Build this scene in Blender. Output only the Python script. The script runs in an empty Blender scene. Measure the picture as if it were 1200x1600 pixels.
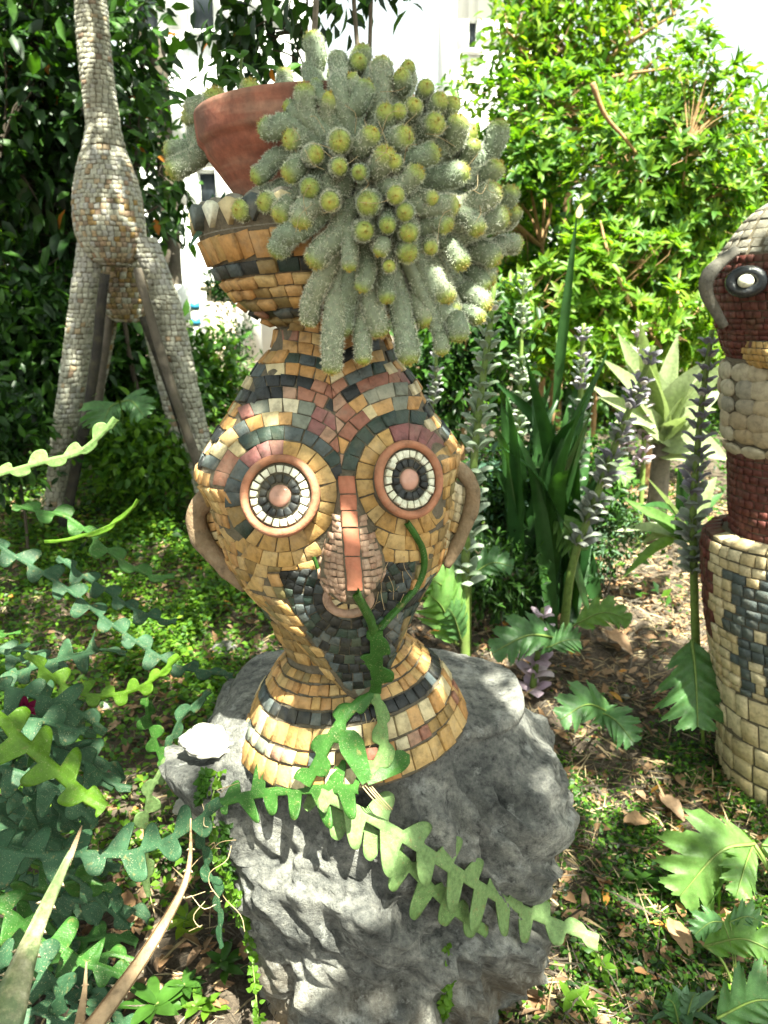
import bpy, bmesh, math, random
import numpy as np
from mathutils import Vector, Matrix, noise
from mathutils.bvhtree import BVHTree

random.seed(7)
rng = np.random.default_rng(7)
scene = bpy.context.scene
COL = scene.collection
PI = math.pi

# ------------------------------------------------------------------ camera, sky, sun, exposure
PITCH = math.radians(15.0)
CAM = np.array([0.0, 0.0, 1.6])
FPX = 1177.0
FWD = np.array([0, math.cos(PITCH), -math.sin(PITCH)])
UPV = np.array([0, math.sin(PITCH), math.cos(PITCH)])
RGT = np.array([1.0, 0, 0])
cam_d = bpy.data.cameras.new("camera")
cam = bpy.data.objects.new("camera", cam_d)
COL.objects.link(cam)
cam.location = CAM
cam.rotation_euler = (PI / 2 - PITCH, 0, 0)
cam_d.sensor_fit = 'HORIZONTAL'
cam_d.sensor_width = 36.0
cam_d.lens = 36.0 * FPX / 1200.0
cam_d.clip_start = 0.05
cam_d.clip_end = 400
cam_d.dof.use_dof = True
cam_d.dof.focus_distance = 1.32
cam_d.dof.aperture_fstop = 7.5
scene.camera = cam

SUN = np.array([0.20, -0.42, 0.88]); SUN = SUN / np.linalg.norm(SUN)
SUN_EL = math.asin(SUN[2]); SUN_AZ = math.atan2(SUN[0], SUN[1])
world = bpy.data.worlds.new("World"); scene.world = world
world.use_nodes = True
wn = world.node_tree; wn.nodes.clear()
sky = wn.nodes.new("ShaderNodeTexSky"); sky.sky_type = 'NISHITA'; sky.sun_disc = False
sky.sun_elevation = SUN_EL; sky.sun_rotation = SUN_AZ
sky.dust_density = 2.0; sky.air_density = 1.0; sky.ozone_density = 0.6
bg = wn.nodes.new("ShaderNodeBackground"); bg.inputs[1].default_value = 0.08
wo = wn.nodes.new("ShaderNodeOutputWorld")
bw = wn.nodes.new("ShaderNodeRGBToBW"); wn.links.new(sky.outputs[0], bw.inputs[0])
cb = wn.nodes.new("ShaderNodeCombineColor")      # thin bright overcast veil over the blue
for k_, g_ in enumerate((1.25, 1.25, 1.22)):
    ml = wn.nodes.new("ShaderNodeMath"); ml.operation = 'MULTIPLY'; ml.inputs[1].default_value = g_
    wn.links.new(bw.outputs[0], ml.inputs[0]); wn.links.new(ml.outputs[0], cb.inputs[k_])
vm = wn.nodes.new("ShaderNodeMix"); vm.data_type = 'RGBA'; vm.inputs[0].default_value = 0.8
wn.links.new(sky.outputs[0], vm.inputs[6]); wn.links.new(cb.outputs[0], vm.inputs[7])
wn.links.new(vm.outputs[2], bg.inputs[0]); wn.links.new(bg.outputs[0], wo.inputs[0])
sun_d = bpy.data.lights.new("sun", 'SUN'); sun_d.energy = 5.0; sun_d.angle = math.radians(0.6)
sun_d.color = (1.0, 0.95, 0.86)
sun = bpy.data.objects.new("sun", sun_d); COL.objects.link(sun)
sun.rotation_euler = Vector(-SUN).to_track_quat('-Z', 'Y').to_euler()
sun.location = (3, -2, 8)
vs = scene.view_settings
vs.view_transform = 'Standard'; vs.look = 'None'; vs.gamma = 1.0; vs.use_curve_mapping = False
vs.exposure = 2.65
vs.use_white_balance = True; vs.white_balance_temperature = 6650; vs.white_balance_tint = -3
scene.cycles.max_bounces = 8
scene.cycles.transparent_max_bounces = 8

# ------------------------------------------------------------------ geometry helpers
def ray(px, py):
    d = FWD + (px - 600.0) / FPX * RGT + (800.0 - py) / FPX * UPV
    return d
def P(px, py, Y):
    d = ray(px, py)
    return CAM + d * (Y / d[1])
def mpp(p):
    return float(np.dot(np.asarray(p) - CAM, FWD)) / FPX
def sstep(a, b, x):
    t = np.clip((np.asarray(x, float) - a) / (b - a), 0, 1)
    return t * t * (3 - 2 * t)
def hgt(x, y):
    x = np.asarray(x, float); y = np.asarray(y, float)
    k = 0.22 + (0.11 - 0.22) * sstep(-0.4, 0.7, x)
    t = np.clip(y - 1.75, 0, 3.6)
    h = k * (t - 0.25 * (1 - np.exp(-t / 0.25)))
    h = h + 0.18 * sstep(-1.2, -4.0, x) * sstep(2, 5, y)
    h = h + 0.014 * np.sin(7 * x + 1.3 * y) * np.sin(5.1 * y - 2 * x + 1) + 0.01 * np.sin(15 * x + 3) * np.sin(13 * y)
    return h
def ground_at(px, py):
    d = ray(px, py); lo, hi = 0.2, 60.0
    t = 0.3
    while t < 60:
        p = CAM + d * t
        if p[2] < hgt(p[0], p[1]):
            break
        t += 0.02
    return np.array([p[0], p[1], float(hgt(p[0], p[1]))])
def vnoise(p, s=1.0):
    return noise.noise(Vector((p[0] * s, p[1] * s, p[2] * s)))

def nrm(v):
    v = np.asarray(v, float)
    return v / (np.linalg.norm(v, axis=-1, keepdims=True) + 1e-12)

def link(name, me, parent=None, mats=None, loc=None):
    o = bpy.data.objects.new(name, me)
    COL.objects.link(o)
    if mats:
        for m in mats:
            me.materials.append(m)
    if loc is not None:
        o.location = loc
    if parent is not None:
        o.parent = parent
    return o
def raw_mesh(name, V, F, smooth=False, midx=None):
    """V (n,3); F list of index tuples or (m,k) array"""
    me = bpy.data.meshes.new(name)
    V = np.asarray(V, np.float32).reshape(-1, 3)
    if isinstance(F, np.ndarray):
        k = F.shape[1]; nf = len(F)
        idx = F.astype(np.int32).ravel(); st = np.arange(0, nf * k, k, dtype=np.int32); tot = np.full(nf, k, np.int32)
    else:
        nf = len(F)
        tot = np.array([len(f) for f in F], np.int32)
        idx = np.fromiter((i for f in F for i in f), np.int32)
        st = np.concatenate([[0], np.cumsum(tot)[:-1]]).astype(np.int32)
    me.vertices.add(len(V)); me.vertices.foreach_set("co", V.ravel())
    me.loops.add(len(idx)); me.loops.foreach_set("vertex_index", idx)
    me.polygons.add(nf); me.polygons.foreach_set("loop_start", st); me.polygons.foreach_set("loop_total", tot)
    if midx is not None:
        me.polygons.foreach_set("material_index", np.asarray(midx, np.int32))
    if smooth:
        me.polygons.foreach_set("use_smooth", np.ones(nf, bool))
    me.update(calc_edges=True)
    me.validate()
    return me
def add_attr(me, name, vals):
    a = me.attributes.new(name, 'FLOAT', 'POINT')
    a.data.foreach_set("value", np.asarray(vals, np.float32))

class MB:
    def __init__(self):
        self.v = []; self.f = []; self.m = []; self.n = 0
    def add(self, V, F, m=0):
        V = np.asarray(V, float).reshape(-1, 3)
        self.v.append(V)
        for f in F:
            self.f.append(tuple(int(i) + self.n for i in f)); self.m.append(m)
        self.n += len(V)
    def build(self, name, mats, parent=None, smooth=False, origin=None):
        V = np.concatenate(self.v)
        if origin is not None:
            V = V - np.asarray(origin)
        me = raw_mesh(name, V, self.f, smooth, self.m)
        if not isinstance(mats, (list, tuple)):
            mats = [mats]
        return link(name, me, parent, mats, origin)

def catmull(pts, n):
    pts = np.asarray(pts, float)
    if len(pts) < 3:
        t = np.linspace(0, 1, n)[:, None]
        return pts[0] * (1 - t) + pts[-1] * t
    d = np.concatenate([[0], np.cumsum(np.linalg.norm(np.diff(pts, axis=0), axis=1))])
    Q = np.vstack([2 * pts[0] - pts[1], pts, 2 * pts[-1] - pts[-2]])
    out = []
    for s in np.linspace(0, d[-1], n):
        i = min(max(np.searchsorted(d, s, side='right') - 1, 0), len(pts) - 2)
        t = (s - d[i]) / max(d[i + 1] - d[i], 1e-9)
        p0, p1, p2, p3 = Q[i], Q[i + 1], Q[i + 2], Q[i + 3]
        out.append(0.5 * ((2 * p1) + (-p0 + p2) * t + (2 * p0 - 5 * p1 + 4 * p2 - p3) * t * t + (-p0 + 3 * p1 - 3 * p2 + p3) * t ** 3))
    return np.array(out)
def frames(path, ref=(0.13, -0.9, 0.4)):
    path = np.asarray(path, float)
    T = nrm(np.gradient(path, axis=0))
    n = nrm(np.asarray(ref, float) - T[0] * np.dot(ref, T[0]))
    N = []
    for t in T:
        n = n - t * np.dot(n, t); n = n / (np.linalg.norm(n) + 1e-9); N.append(n.copy())
    N = np.array(N)
    return T, N, np.cross(T, N)
def tube(path, radii, ns=8, cap=True, jit=0.0):
    path = np.asarray(path, float); k = len(path)
    radii = np.broadcast_to(np.asarray(radii, float), (k,))
    T, N, B = frames(path)
    a = np.linspace(0, 2 * PI, ns, endpoint=False)
    V = []
    for i in range(k):
        r = radii[i] * (1 + jit * rng.normal(size=ns))
        V.append(path[i] + (np.cos(a) * r)[:, None] * N[i] + (np.sin(a) * r)[:, None] * B[i])
    V = np.concatenate(V)
    F = []
    for i in range(k - 1):
        for j in range(ns):
            j2 = (j + 1) % ns
            F.append((i * ns + j, i * ns + j2, (i + 1) * ns + j2, (i + 1) * ns + j))
    if cap:
        F.append(tuple(range(ns))[::-1]); F.append(tuple((k - 1) * ns + j for j in range(ns)))
    return V, F

def empty(name, loc, label, cat, group=None, kind=None):
    o = bpy.data.objects.new(name, None); COL.objects.link(o)
    o.location = [float(c) for c in loc]; o.empty_display_size = 0.05
    o["label"] = label; o["category"] = cat
    if group: o["group"] = group
    if kind: o["kind"] = kind
    return o
def adopt(o, root):
    """parent a mesh built in world coordinates to a thing's base without moving it"""
    o.parent = root
    o.location = Vector(o.location) - Vector(root.location)
    return o
def tag(o, label, cat, group=None, kind=None):
    o["label"] = label; o["category"] = cat
    if group: o["group"] = group
    if kind: o["kind"] = kind
    return o

# ------------------------------------------------------------------ materials
def mat_base(name):
    m = bpy.data.materials.new(name); m.use_nodes = True
    nt = m.node_tree
    b = nt.nodes["Principled BSDF"]
    return m, nt, b
def rnd_node(nt):
    """one random number per object and per loose piece"""
    oi = nt.nodes.new("ShaderNodeObjectInfo"); ge = nt.nodes.new("ShaderNodeNewGeometry")
    ad = nt.nodes.new("ShaderNodeMath"); ad.operation = 'ADD'
    nt.links.new(oi.outputs["Random"], ad.inputs[0]); nt.links.new(ge.outputs["Random Per Island"], ad.inputs[1])
    fr = nt.nodes.new("ShaderNodeMath"); fr.operation = 'FRACT'
    nt.links.new(ad.outputs[0], fr.inputs[0])
    return fr.outputs[0]
def tex_noise(nt, scale, detail=5, rough=0.6, coord="Object"):
    tc = nt.nodes.new("ShaderNodeTexCoord"); n = nt.nodes.new("ShaderNodeTexNoise")
    n.inputs["Scale"].default_value = scale; n.inputs["Detail"].default_value = detail; n.inputs["Roughness"].default_value = rough
    if coord == "World":
        ge = nt.nodes.new("ShaderNodeNewGeometry"); nt.links.new(ge.outputs["Position"], n.inputs["Vector"])
    else:
        nt.links.new(tc.outputs[coord], n.inputs["Vector"])
    return n
def ramp(nt, src, stops):
    r = nt.nodes.new("ShaderNodeValToRGB"); cr = r.color_ramp
    while len(cr.elements) < len(stops):
        cr.elements.new(0.5)
    for e, (p, c) in zip(cr.elements, stops):
        e.position = p; e.color = (c[0], c[1], c[2], 1)
    nt.links.new(src, r.inputs[0])
    return r.outputs[0]
def mixc(nt, fac, a, b, mode='MIX'):
    x = nt.nodes.new("ShaderNodeMix"); x.data_type = 'RGBA'; x.blend_type = mode
    for s, i in ((fac, 0), (a, 6), (b, 7)):
        if hasattr(s, "is_output"):
            nt.links.new(s, x.inputs[i])
        elif i == 0:
            x.inputs[0].default_value = s
        else:
            x.inputs[i].default_value = (s[0], s[1], s[2], 1)
    return x.outputs[2]
def bump(nt, src, b, strength=0.3, dist=0.01):
    bp = nt.nodes.new("ShaderNodeBump"); bp.inputs["Strength"].default_value = strength; bp.inputs["Distance"].default_value = dist
    nt.links.new(src, bp.inputs["Height"]); nt.links.new(bp.outputs[0], b.inputs["Normal"])

def stone_mat(name, cols, rough=0.6, speck=0.42, scale=60, dust=0.38, bstr=0.5):
    """cols: list of piece colours; mottled, dusty stone"""
    m, nt, b = mat_base(name)
    r = rnd_node(nt)
    c = ramp(nt, r, [(i / max(len(cols) - 1, 1), cc) for i, cc in enumerate(cols)])
    n1 = tex_noise(nt, scale, 6, 0.65, "World")
    m1 = ramp(nt, n1.outputs[0], [(0.3, (1 - speck,) * 3), (0.5, (1, 1, 1)), (0.75, (1 + speck * .6,) * 3)])
    c = mixc(nt, 1.0, c, m1, 'MULTIPLY')
    n2 = tex_noise(nt, scale * 0.28, 5, 0.7, "World")
    f2 = ramp(nt, n2.outputs[0], [(0.52, (0, 0, 0)), (0.78, (dust,) * 3)])
    c = mixc(nt, f2, c, (0.36, 0.31, 0.24))
    n4 = tex_noise(nt, 9, 5, 0.7, "World")
    f4 = ramp(nt, n4.outputs[0], [(0.5, (0, 0, 0)), (0.72, (0.45,) * 3)])
    c = mixc(nt, f4, c, (0.10, 0.085, 0.045))
    nt.links.new(c, b.inputs["Base Color"])
    b.inputs["Specular IOR Level"].default_value = 0.3
    rr = ramp(nt, n2.outputs[0], [(0.35, (rough - .1,) * 3), (0.7, (min(rough + .2, 1),) * 3)])
    nt.links.new(rr, b.inputs["Roughness"])
    n3 = tex_noise(nt, scale * 2.6, 6, 0.6, "World")
    bump(nt, n3.outputs[0], b, bstr, 0.004)
    return m
def leaf_mat(name, cols, rough=0.42, trans=0.35, tcol=None, vscale=25, spec=0.26, scars=0.0):
    m, nt, b = mat_base(name)
    r = rnd_node(nt)
    c = ramp(nt, r, [(i / max(len(cols) - 1, 1), cc) for i, cc in enumerate(cols)])
    n1 = tex_noise(nt, vscale, 4, 0.6, "World")
    c = mixc(nt, 1.0, c, ramp(nt, n1.outputs[0], [(0.3, (0.72,) * 3), (0.7, (1.25,) * 3)]), 'MULTIPLY')
    if scars:
        s1 = tex_noise(nt, 420, 3, .6, "World"); s2 = tex_noise(nt, 30, 5, .7, "World"); s3 = tex_noise(nt, 75, 4, .65, "World")
        sp = nt.nodes.new("ShaderNodeMath"); sp.operation = 'MULTIPLY'
        nt.links.new(ramp(nt, s1.outputs[0], [(.60, (0, 0, 0)), (.66, (1, 1, 1))]), sp.inputs[0]); nt.links.new(ramp(nt, s2.outputs[0], [(.4, (.15,) * 3), (.65, (scars,) * 3)]), sp.inputs[1])
        c = mixc(nt, sp.outputs[0], c, (.34, .33, .19))
        c = mixc(nt, ramp(nt, s3.outputs[0], [(.60, (0, 0, 0)), (.74, (min(.95, .9 * scars),) * 3)]), c, (.19, .15, .06))
        bump(nt, s3.outputs[0], b, .35, .006)
    nt.links.new(c, b.inputs["Base Color"]); b.inputs["Roughness"].default_value = rough
    b.inputs["Specular IOR Level"].default_value = spec
    if trans > 0:
        t = nt.nodes.new("ShaderNodeBsdfTranslucent")
        tint = mixc(nt, 1.0, c, tcol or (1.5, 1.6, 0.5), 'MULTIPLY')
        nt.links.new(tint, t.inputs[0])
        mx = nt.nodes.new("ShaderNodeMixShader"); mx.inputs[0].default_value = trans
        nt.links.new(b.outputs[0], mx.inputs[1]); nt.links.new(t.outputs[0], mx.inputs[2])
        nt.links.new(mx.outputs[0], nt.nodes["Material Output"].inputs[0])
    return m

M = {}
M['ochre'] = stone_mat("ochre_stone", [(.44, .27, .095), (.37, .21, .07), (.46, .315, .14), (.40, .24, .085)])
M['orange'] = stone_mat("orange_stone", [(.42, .225, .082), (.36, .185, .064), (.44, .26, .11), (.39, .22, .085)])
M['cream'] = stone_mat("cream_stone", [(.52, .43, .27), (.47, .37, .2), (.56, .49, .35)])
M['purple'] = stone_mat("maroon_stone", [(.20, .075, .07), (.17, .075, .075), (.24, .10, .085)])
M['red'] = stone_mat("red_brown_stone", [(.25, .105, .068), (.21, .085, .058), (.29, .14, .09)])
M['pink'] = stone_mat("pink_stone", [(.34, .20, .135), (.30, .17, .115), (.38, .25, .175)])
M['nose'] = stone_mat("dusty_pink_stone", [(.38, .245, .17), (.33, .20, .14), (.42, .29, .21)], scale=90)
M['dark'] = stone_mat("black_stone", [(.011, .012, .013), (.018, .019, .02), (.03, .032, .032)], rough=0.45, dust=0.10)
M['green'] = stone_mat("dark_green_stone", [(.03, .048, .036), (.02, .034, .029), (.055, .07, .05)], rough=0.45, dust=0.2)
M['grey'] = stone_mat("grey_green_stone", [(.20, .205, .155), (.15, .16, .13), (.26, .25, .19)])
M['slate'] = stone_mat("slate_stone", [(.07, .085, .088), (.055, .066, .07), (.095, .11, .105)])
M['brown'] = stone_mat("mossy_brown_stone", [(.26, .16, .055), (.20, .13, .05), (.17, .14, .06)])
M['white'] = stone_mat("white_stone", [(.62, .60, .46), (.68, .66, .54), (.56, .54, .40)], dust=0.1, scale=90)
M['terra'] = stone_mat("terracotta", [(.35, .15, .088), (.33, .14, .08)], rough=0.75, speck=0.4, scale=45, dust=0.4, bstr=0.6)
M['strip'] = stone_mat("red_terracotta", [(.38, .135, .078), (.35, .12, .07)], rough=0.7, speck=0.2, scale=50, dust=0.15)
M['clay'] = stone_mat("weathered_clay", [(.20, .135, .08), (.18, .12, .075)], rough=0.85, speck=0.5, scale=50, dust=0.4, bstr=1.0)
M['grout'] = stone_mat("sandy_grout", [(.12, .098, .068), (.115, .095, .068)], rough=0.9, scale=120, dust=0.3, bstr=0.8)
M['concrete'] = stone_mat("grey_mortar", [(.21, .19, .155), (.19, .175, .145)], rough=0.9, scale=70, dust=0.3, bstr=0.8)
M['quartz'] = stone_mat("pink_quartz", [(.46, .25, .19), (.44, .24, .185)], rough=0.16, speck=0.25, scale=45, dust=0.3, bstr=0.05)
M['beige'] = stone_mat("beige_stone", [(.50, .40, .24), (.44, .34, .19), (.55, .46, .30), (.40, .30, .16)])
M['gir'] = stone_mat("pale_weathered_stone", [(.34, .325, .26), (.28, .265, .21), (.40, .385, .32), (.21, .20, .165)])
M['gir_brown'] = stone_mat("rusty_weathered_stone", [(.30, .215, .13), (.35, .27, .175), (.25, .165, .11), (.17, .13, .10)])
M['gir_grey'] = stone_mat("bluish_weathered_stone", [(.28, .27, .25), (.36, .34, .31)])
M['maroon'] = stone_mat("deep_maroon_stone", [(.10, .028, .022), (.08, .024, .02), (.13, .038, .03)], dust=0.15)
M['pebble'] = stone_mat("beach_pebble", [(.34, .28, .19), (.40, .35, .26), (.30, .22, .13), (.25, .23, .19)], rough=0.6, scale=50)
M['mortar_dark'] = stone_mat("weathered_dark_mortar", [(.13, .12, .10), (.11, .10, .085)], rough=.9, scale=70, bstr=1.0)
M['black'] = stone_mat("black_glaze", [(.015, .017, .02), (.018, .02, .024)], rough=0.2, dust=0.1)
M['soil'] = stone_mat("dark_soil", [(.045, .032, .022), (.05, .036, .025)], rough=0.95, scale=80, dust=0.1, bstr=1)
# ------------------------------------------------------------------ lofts and mosaic tiles
class Loft:
    """stack of closed sections: centre, side half vector u, depth half length b (towards -Y/+Y)"""
    def __init__(self, secs, e=2.15):
        self.t = np.array([s[0] for s in secs], float)
        self.c = np.array([s[1] for s in secs]); self.u = np.array([s[2] for s in secs]); self.b = np.array([s[3] for s in secs], float)
        self.e = e
    def pt(self, t, th):
        c = np.array([np.interp(t, self.t, self.c[:, k]) for k in range(3)])
        u = np.array([np.interp(t, self.t, self.u[:, k]) for k in range(3)])
        b = np.interp(t, self.t, self.b)
        cs, sn = math.cos(th), math.sin(th)
        p = 2.0 / self.e
        return c + u * (abs(cs) ** p * np.sign(cs)) + np.array([0, -1, 0]) * b * (abs(sn) ** p * np.sign(sn))
    def normal(self, t, th):
        d = 1e-3
        a = self.pt(t, th + d) - self.pt(t, th - d)
        w = (self.t[-1] - self.t[0]) * 0.004
        bb = self.pt(t + w, th) - self.pt(t - w, th)
        n = np.cross(a, bb); n = n / (np.linalg.norm(n) + 1e-12)
        ax = np.array([np.interp(t, self.t, self.c[:, k]) for k in range(3)])
        if np.dot(n, self.pt(t, th) - ax) < 0:
            n = -n
        return n
    def mesh(self, nt, nth, cap0=True, cap1=True):
        V = []; F = []
        ts = np.linspace(self.t[0], self.t[-1], nt)
        for t in ts:
            for j in range(nth):
                V.append(self.pt(t, 2 * PI * j / nth))
        for i in range(nt - 1):
            for j in range(nth):
                j2 = (j + 1) % nth
                F.append((i * nth + j, i * nth + j2, (i + 1) * nth + j2, (i + 1) * nth + j))
        if cap0: F.append(tuple(range(nth))[::-1])
        if cap1: F.append(tuple((nt - 1) * nth + j for j in range(nth)))
        return np.array(V), F
def secs_px(rows, Y, yf=None, yb=None, roll=0.11):
    """rows: (yL, xL, xR [, front, back]) in the plane Y (+ shift)"""
    out = []
    for r in rows:
        yl, xl, xr = r[:3]
        fr, bk = (r[3], r[4]) if len(r) > 3 else (None, None)
        cy = 0 if fr is None else (bk - fr) / 2
        L = P(xl, yl, Y + cy); R = P(xr, yl - roll * (xr - xl), Y + cy)
        h = np.linalg.norm(R - L) / 2
        b = h * 0.98 if fr is None else (fr + bk) / 2
        out.append((yl, (L + R) / 2, (R - L) / 2, b))
    return out

class Tile:
    __slots__ = ("c", "n", "m", "h", "a")
    def __init__(s, c, n, m, h, a):
        s.c = c; s.n = n; s.m = m; s.h = h; s.a = a
def area_px(c, n):
    c = np.asarray(c); ctr = c.mean(0); v = ctr - CAM; d = np.linalg.norm(v)
    f = -np.dot(v / d, n)
    a = 0.5 * np.linalg.norm(sum(np.cross(c[i] - ctr, c[(i + 1) % len(c)] - ctr) for i in range(len(c))))
    pr = np.dot(v, FWD)
    px = 600 + np.dot(v, RGT) / pr * FPX; py = 800 - np.dot(v, UPV) / pr * FPX
    inside = -10 < px < 1210 and -10 < py < 1610
    return (a * f / (d / FPX) ** 2) if (f > 0 and inside) else 0.0
def tile_geo(t, jit=True):
    c = np.asarray(t.c, float); n = np.asarray(t.n, float); k = len(c)
    ctr = c.mean(0)
    a2 = np.cross(c[1] - c[0], c[2] - c[0])
    if np.dot(a2, n) < 0:
        c = c[::-1]
    size = np.linalg.norm(c - ctr, axis=1).mean()
    til = rng.normal(size=3) * 0.07 if jit else np.zeros(3)
    nn = nrm(n + til)
    hh = t.h * (1 + (0.35 * rng.normal() if jit else 0)); hh = max(hh, t.h * 0.35)
    bot = c - n * 0.004
    mid = c + nn * (hh * 0.6)
    # top follows its own tilted plane
    off = ((c - ctr) @ nn)[:, None]
    flat = c - nn * off * 0.6
    mid = flat + nn * hh * 0.88
    ins = min(0.0006, size * 0.06)
    top = flat + nn * hh - nrm(c - ctr) * ins
    V = np.concatenate([bot, mid, top])
    F = []
    for i in range(k):
        j = (i + 1) % k
        F.append((i, j, k + j, k + i)); F.append((k + i, k + j, 2 * k + j, 2 * k + i))
    F.append(tuple(range(2 * k, 3 * k)))
    return V, F
def emit(tiles, root, name, limit, rest_name):
    tiles = sorted(tiles, key=lambda t: -t.a)
    vis = [t for t in tiles[:limit] if t.a > 25]
    rest = tiles[len(vis):]
    rl = Vector(root_origin(root))
    for t in vis:
        V, F = tile_geo(t)
        ctr = np.asarray(t.c).mean(0)
        me = raw_mesh(name, V - ctr, F)
        o = link(name, me, root, [M[t.m]])
        o.location = Vector(ctr) - rl
    if rest:
        keys = sorted({t.m for t in rest}); mb = MB()
        for t in rest:
            V, F = tile_geo(t); mb.add(V, F, keys.index(t.m))
        o = mb.build(rest_name, [M[k] for k in keys], None)
        o.parent = root; o.location = -rl
        o["kind"] = "stuff"
def root_origin(o):
    l = Vector((0, 0, 0))
    while o is not None:
        l += o.location; o = o.parent
    return l
def put(o, root):
    """world-built mesh becomes a child of root (which may itself be a child)"""
    o.parent = root
    o.location = Vector(o.location) - root_origin(root)
    return o

def clip_half(poly, p, n):
    out = []
    k = len(poly)
    for i in range(k):
        a = poly[i]; b = poly[(i + 1) % k]
        da = (a[0] - p[0]) * n[0] + (a[1] - p[1]) * n[1]; db = (b[0] - p[0]) * n[0] + (b[1] - p[1]) * n[1]
        if da >= 0: out.append(a)
        if da * db < 0:
            t = da / (da - db); out.append((a[0] + (b[0] - a[0]) * t, a[1] + (b[1] - a[1]) * t))
    return out
def clip_convex(poly, hull):
    c = np.mean(hull, axis=0)
    for i in range(len(hull)):
        a = hull[i]; b = hull[(i + 1) % len(hull)]
        n = (-(b[1] - a[1]), b[0] - a[0])
        if (c[0] - a[0]) * n[0] + (c[1] - a[1]) * n[1] < 0: n = (-n[0], -n[1])
        poly = clip_half(poly, a, n)
        if len(poly) < 3: return []
    return poly
def poly_area(p):
    p = np.asarray(p)
    return 0.5 * abs(np.dot(p[:, 0], np.roll(p[:, 1], -1)) - np.dot(p[:, 1], np.roll(p[:, 0], -1)))
def in_poly(x, y, poly):
    ins = False; k = len(poly)
    for i in range(k):
        x1, y1 = poly[i]; x2, y2 = poly[(i + 1) % k]
        if (y1 > y) != (y2 > y) and x < (x2 - x1) * (y - y1) / (y2 - y1) + x1: ins = not ins
    return ins
def cast(bvh, px, py):
    d = ray(px, py); d = d / np.linalg.norm(d)
    loc, n, i, dist = bvh.ray_cast(Vector(CAM), Vector(d))
    if loc is None: return None
    n = np.array(n)
    if np.dot(n, d) > 0: n = -n
    return np.array(loc), n, -float(np.dot(n, d))
def px_tile(bvh, poly, m, h=0.004, gap=0.85, jit=0.8, minface=0.14, spread=0.09):
    poly = [tuple(p) for p in poly]
    # drop doubled corners
    q = []
    for p in poly:
        if not q or math.hypot(p[0] - q[-1][0], p[1] - q[-1][1]) > 2.0: q.append(p)
    if len(q) > 2 and math.hypot(q[0][0] - q[-1][0], q[0][1] - q[-1][1]) < 2.0: q.pop()
    if len(q) < 3 or poly_area(q) < 14: return None
    ctr = np.mean(q, axis=0); size = math.sqrt(poly_area(q))
    C = []; N = []
    for p in q:
        v = np.array(p) - ctr; l = np.linalg.norm(v)
        v = v * max(0.3, (l - gap) / l) + rng.normal(size=2) * jit * min(1, size / 20)
        hit = cast(bvh, *(ctr + v))
        if hit is None or hit[2] < minface: return None
        C.append(hit[0]); N.append(hit[1])
    C = np.array(C)
    if np.ptp(C[:, 1]) > spread: return None
    n = nrm(np.mean(N, axis=0))
    return Tile(C, n, m, h, poly_area(q))
def loft_tiles(loft, t0, t1, ntile, matfn, h=0.005, gap=0.10, phase=0.0, keep=None, th0=0.0, th1=2 * PI, tgap=None, wob=.03):
    out = []
    edges = np.linspace(th0, th1, ntile + 1) + phase
    jit = (th1 - th0) / ntile * 0.10
    edges[1:-1] += rng.normal(size=ntile - 1) * jit
    if abs(th1 - th0 - 2 * PI) > 1e-6: pass
    dt = (t1 - t0)
    g = tgap if tgap is not None else 0.06
    for i in range(ntile):
        a, b = edges[i], edges[i + 1]; w = b - a
        a2, b2 = a + w * gap / 2, b - w * gap / 2
        ta, tb = t0 + dt * g, t1 - dt * g
        jj = rng.normal(size=4) * dt * wob
        c = np.array([loft.pt(ta + jj[0], a2), loft.pt(ta + jj[1], b2), loft.pt(tb + jj[2], b2), loft.pt(tb + jj[3], a2)])
        am, tm = (a + b) / 2, (t0 + t1) / 2
        n = loft.normal(tm, am)
        if keep is not None and not keep(c.mean(0), n): continue
        out.append(Tile(c, n, matfn(am, i), h, area_px(c, n)))
    return out
def facing(c, n):
    v = nrm(c - CAM)
    return -float(np.dot(v, n))

# ------------------------------------------------------------------ leaves
LEAF8 = (np.array([[0, 0, 0], [-.5, .3, .07], [0, .33, 0], [.5, .3, .07], [-.42, .65, .03], [0, .68, -.04], [.42, .65, .03], [0, 1, -.13]]),
         np.array([[0, 2, 1], [0, 3, 2], [1, 2, 5], [1, 5, 4], [2, 3, 6], [2, 6, 5], [4, 5, 7], [5, 6, 7]]))
LEAF4 = (np.array([[0, 0, 0], [-.5, .45, .08], [0, .5, 0], [.5, .45, .08], [0, 1, -.1]]),
         np.array([[0, 2, 1], [0, 3, 2], [1, 2, 4], [2, 3, 4]]))
NEEDLE = (np.array([[-.5, 0, 0], [.5, 0, 0], [0, .5, .06], [0, 1, 0]]), np.array([[0, 1, 2], [0, 2, 3], [1, 3, 2]]))
def leaf_arrays(pos, dirs, nor, length, width, tmpl=LEAF8):
    tv, tf = tmpl
    D = nrm(dirs); S = nrm(np.cross(D, nor)); N = np.cross(S, D)
    n = len(pos); L = np.broadcast_to(length, (n,)); W = np.broadcast_to(width, (n,))
    V = (pos[:, None, :] + S[:, None, :] * (tv[None, :, 0:1] * W[:, None, None]) + D[:, None, :] * (tv[None, :, 1:2] * L[:, None, None])
         + N[:, None, :] * (tv[None, :, 2:3] * L[:, None, None]))
    F = tf[None] + (np.arange(n) * len(tv))[:, None, None]
    return V.reshape(-1, 3), F.reshape(-1, 3)
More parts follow.
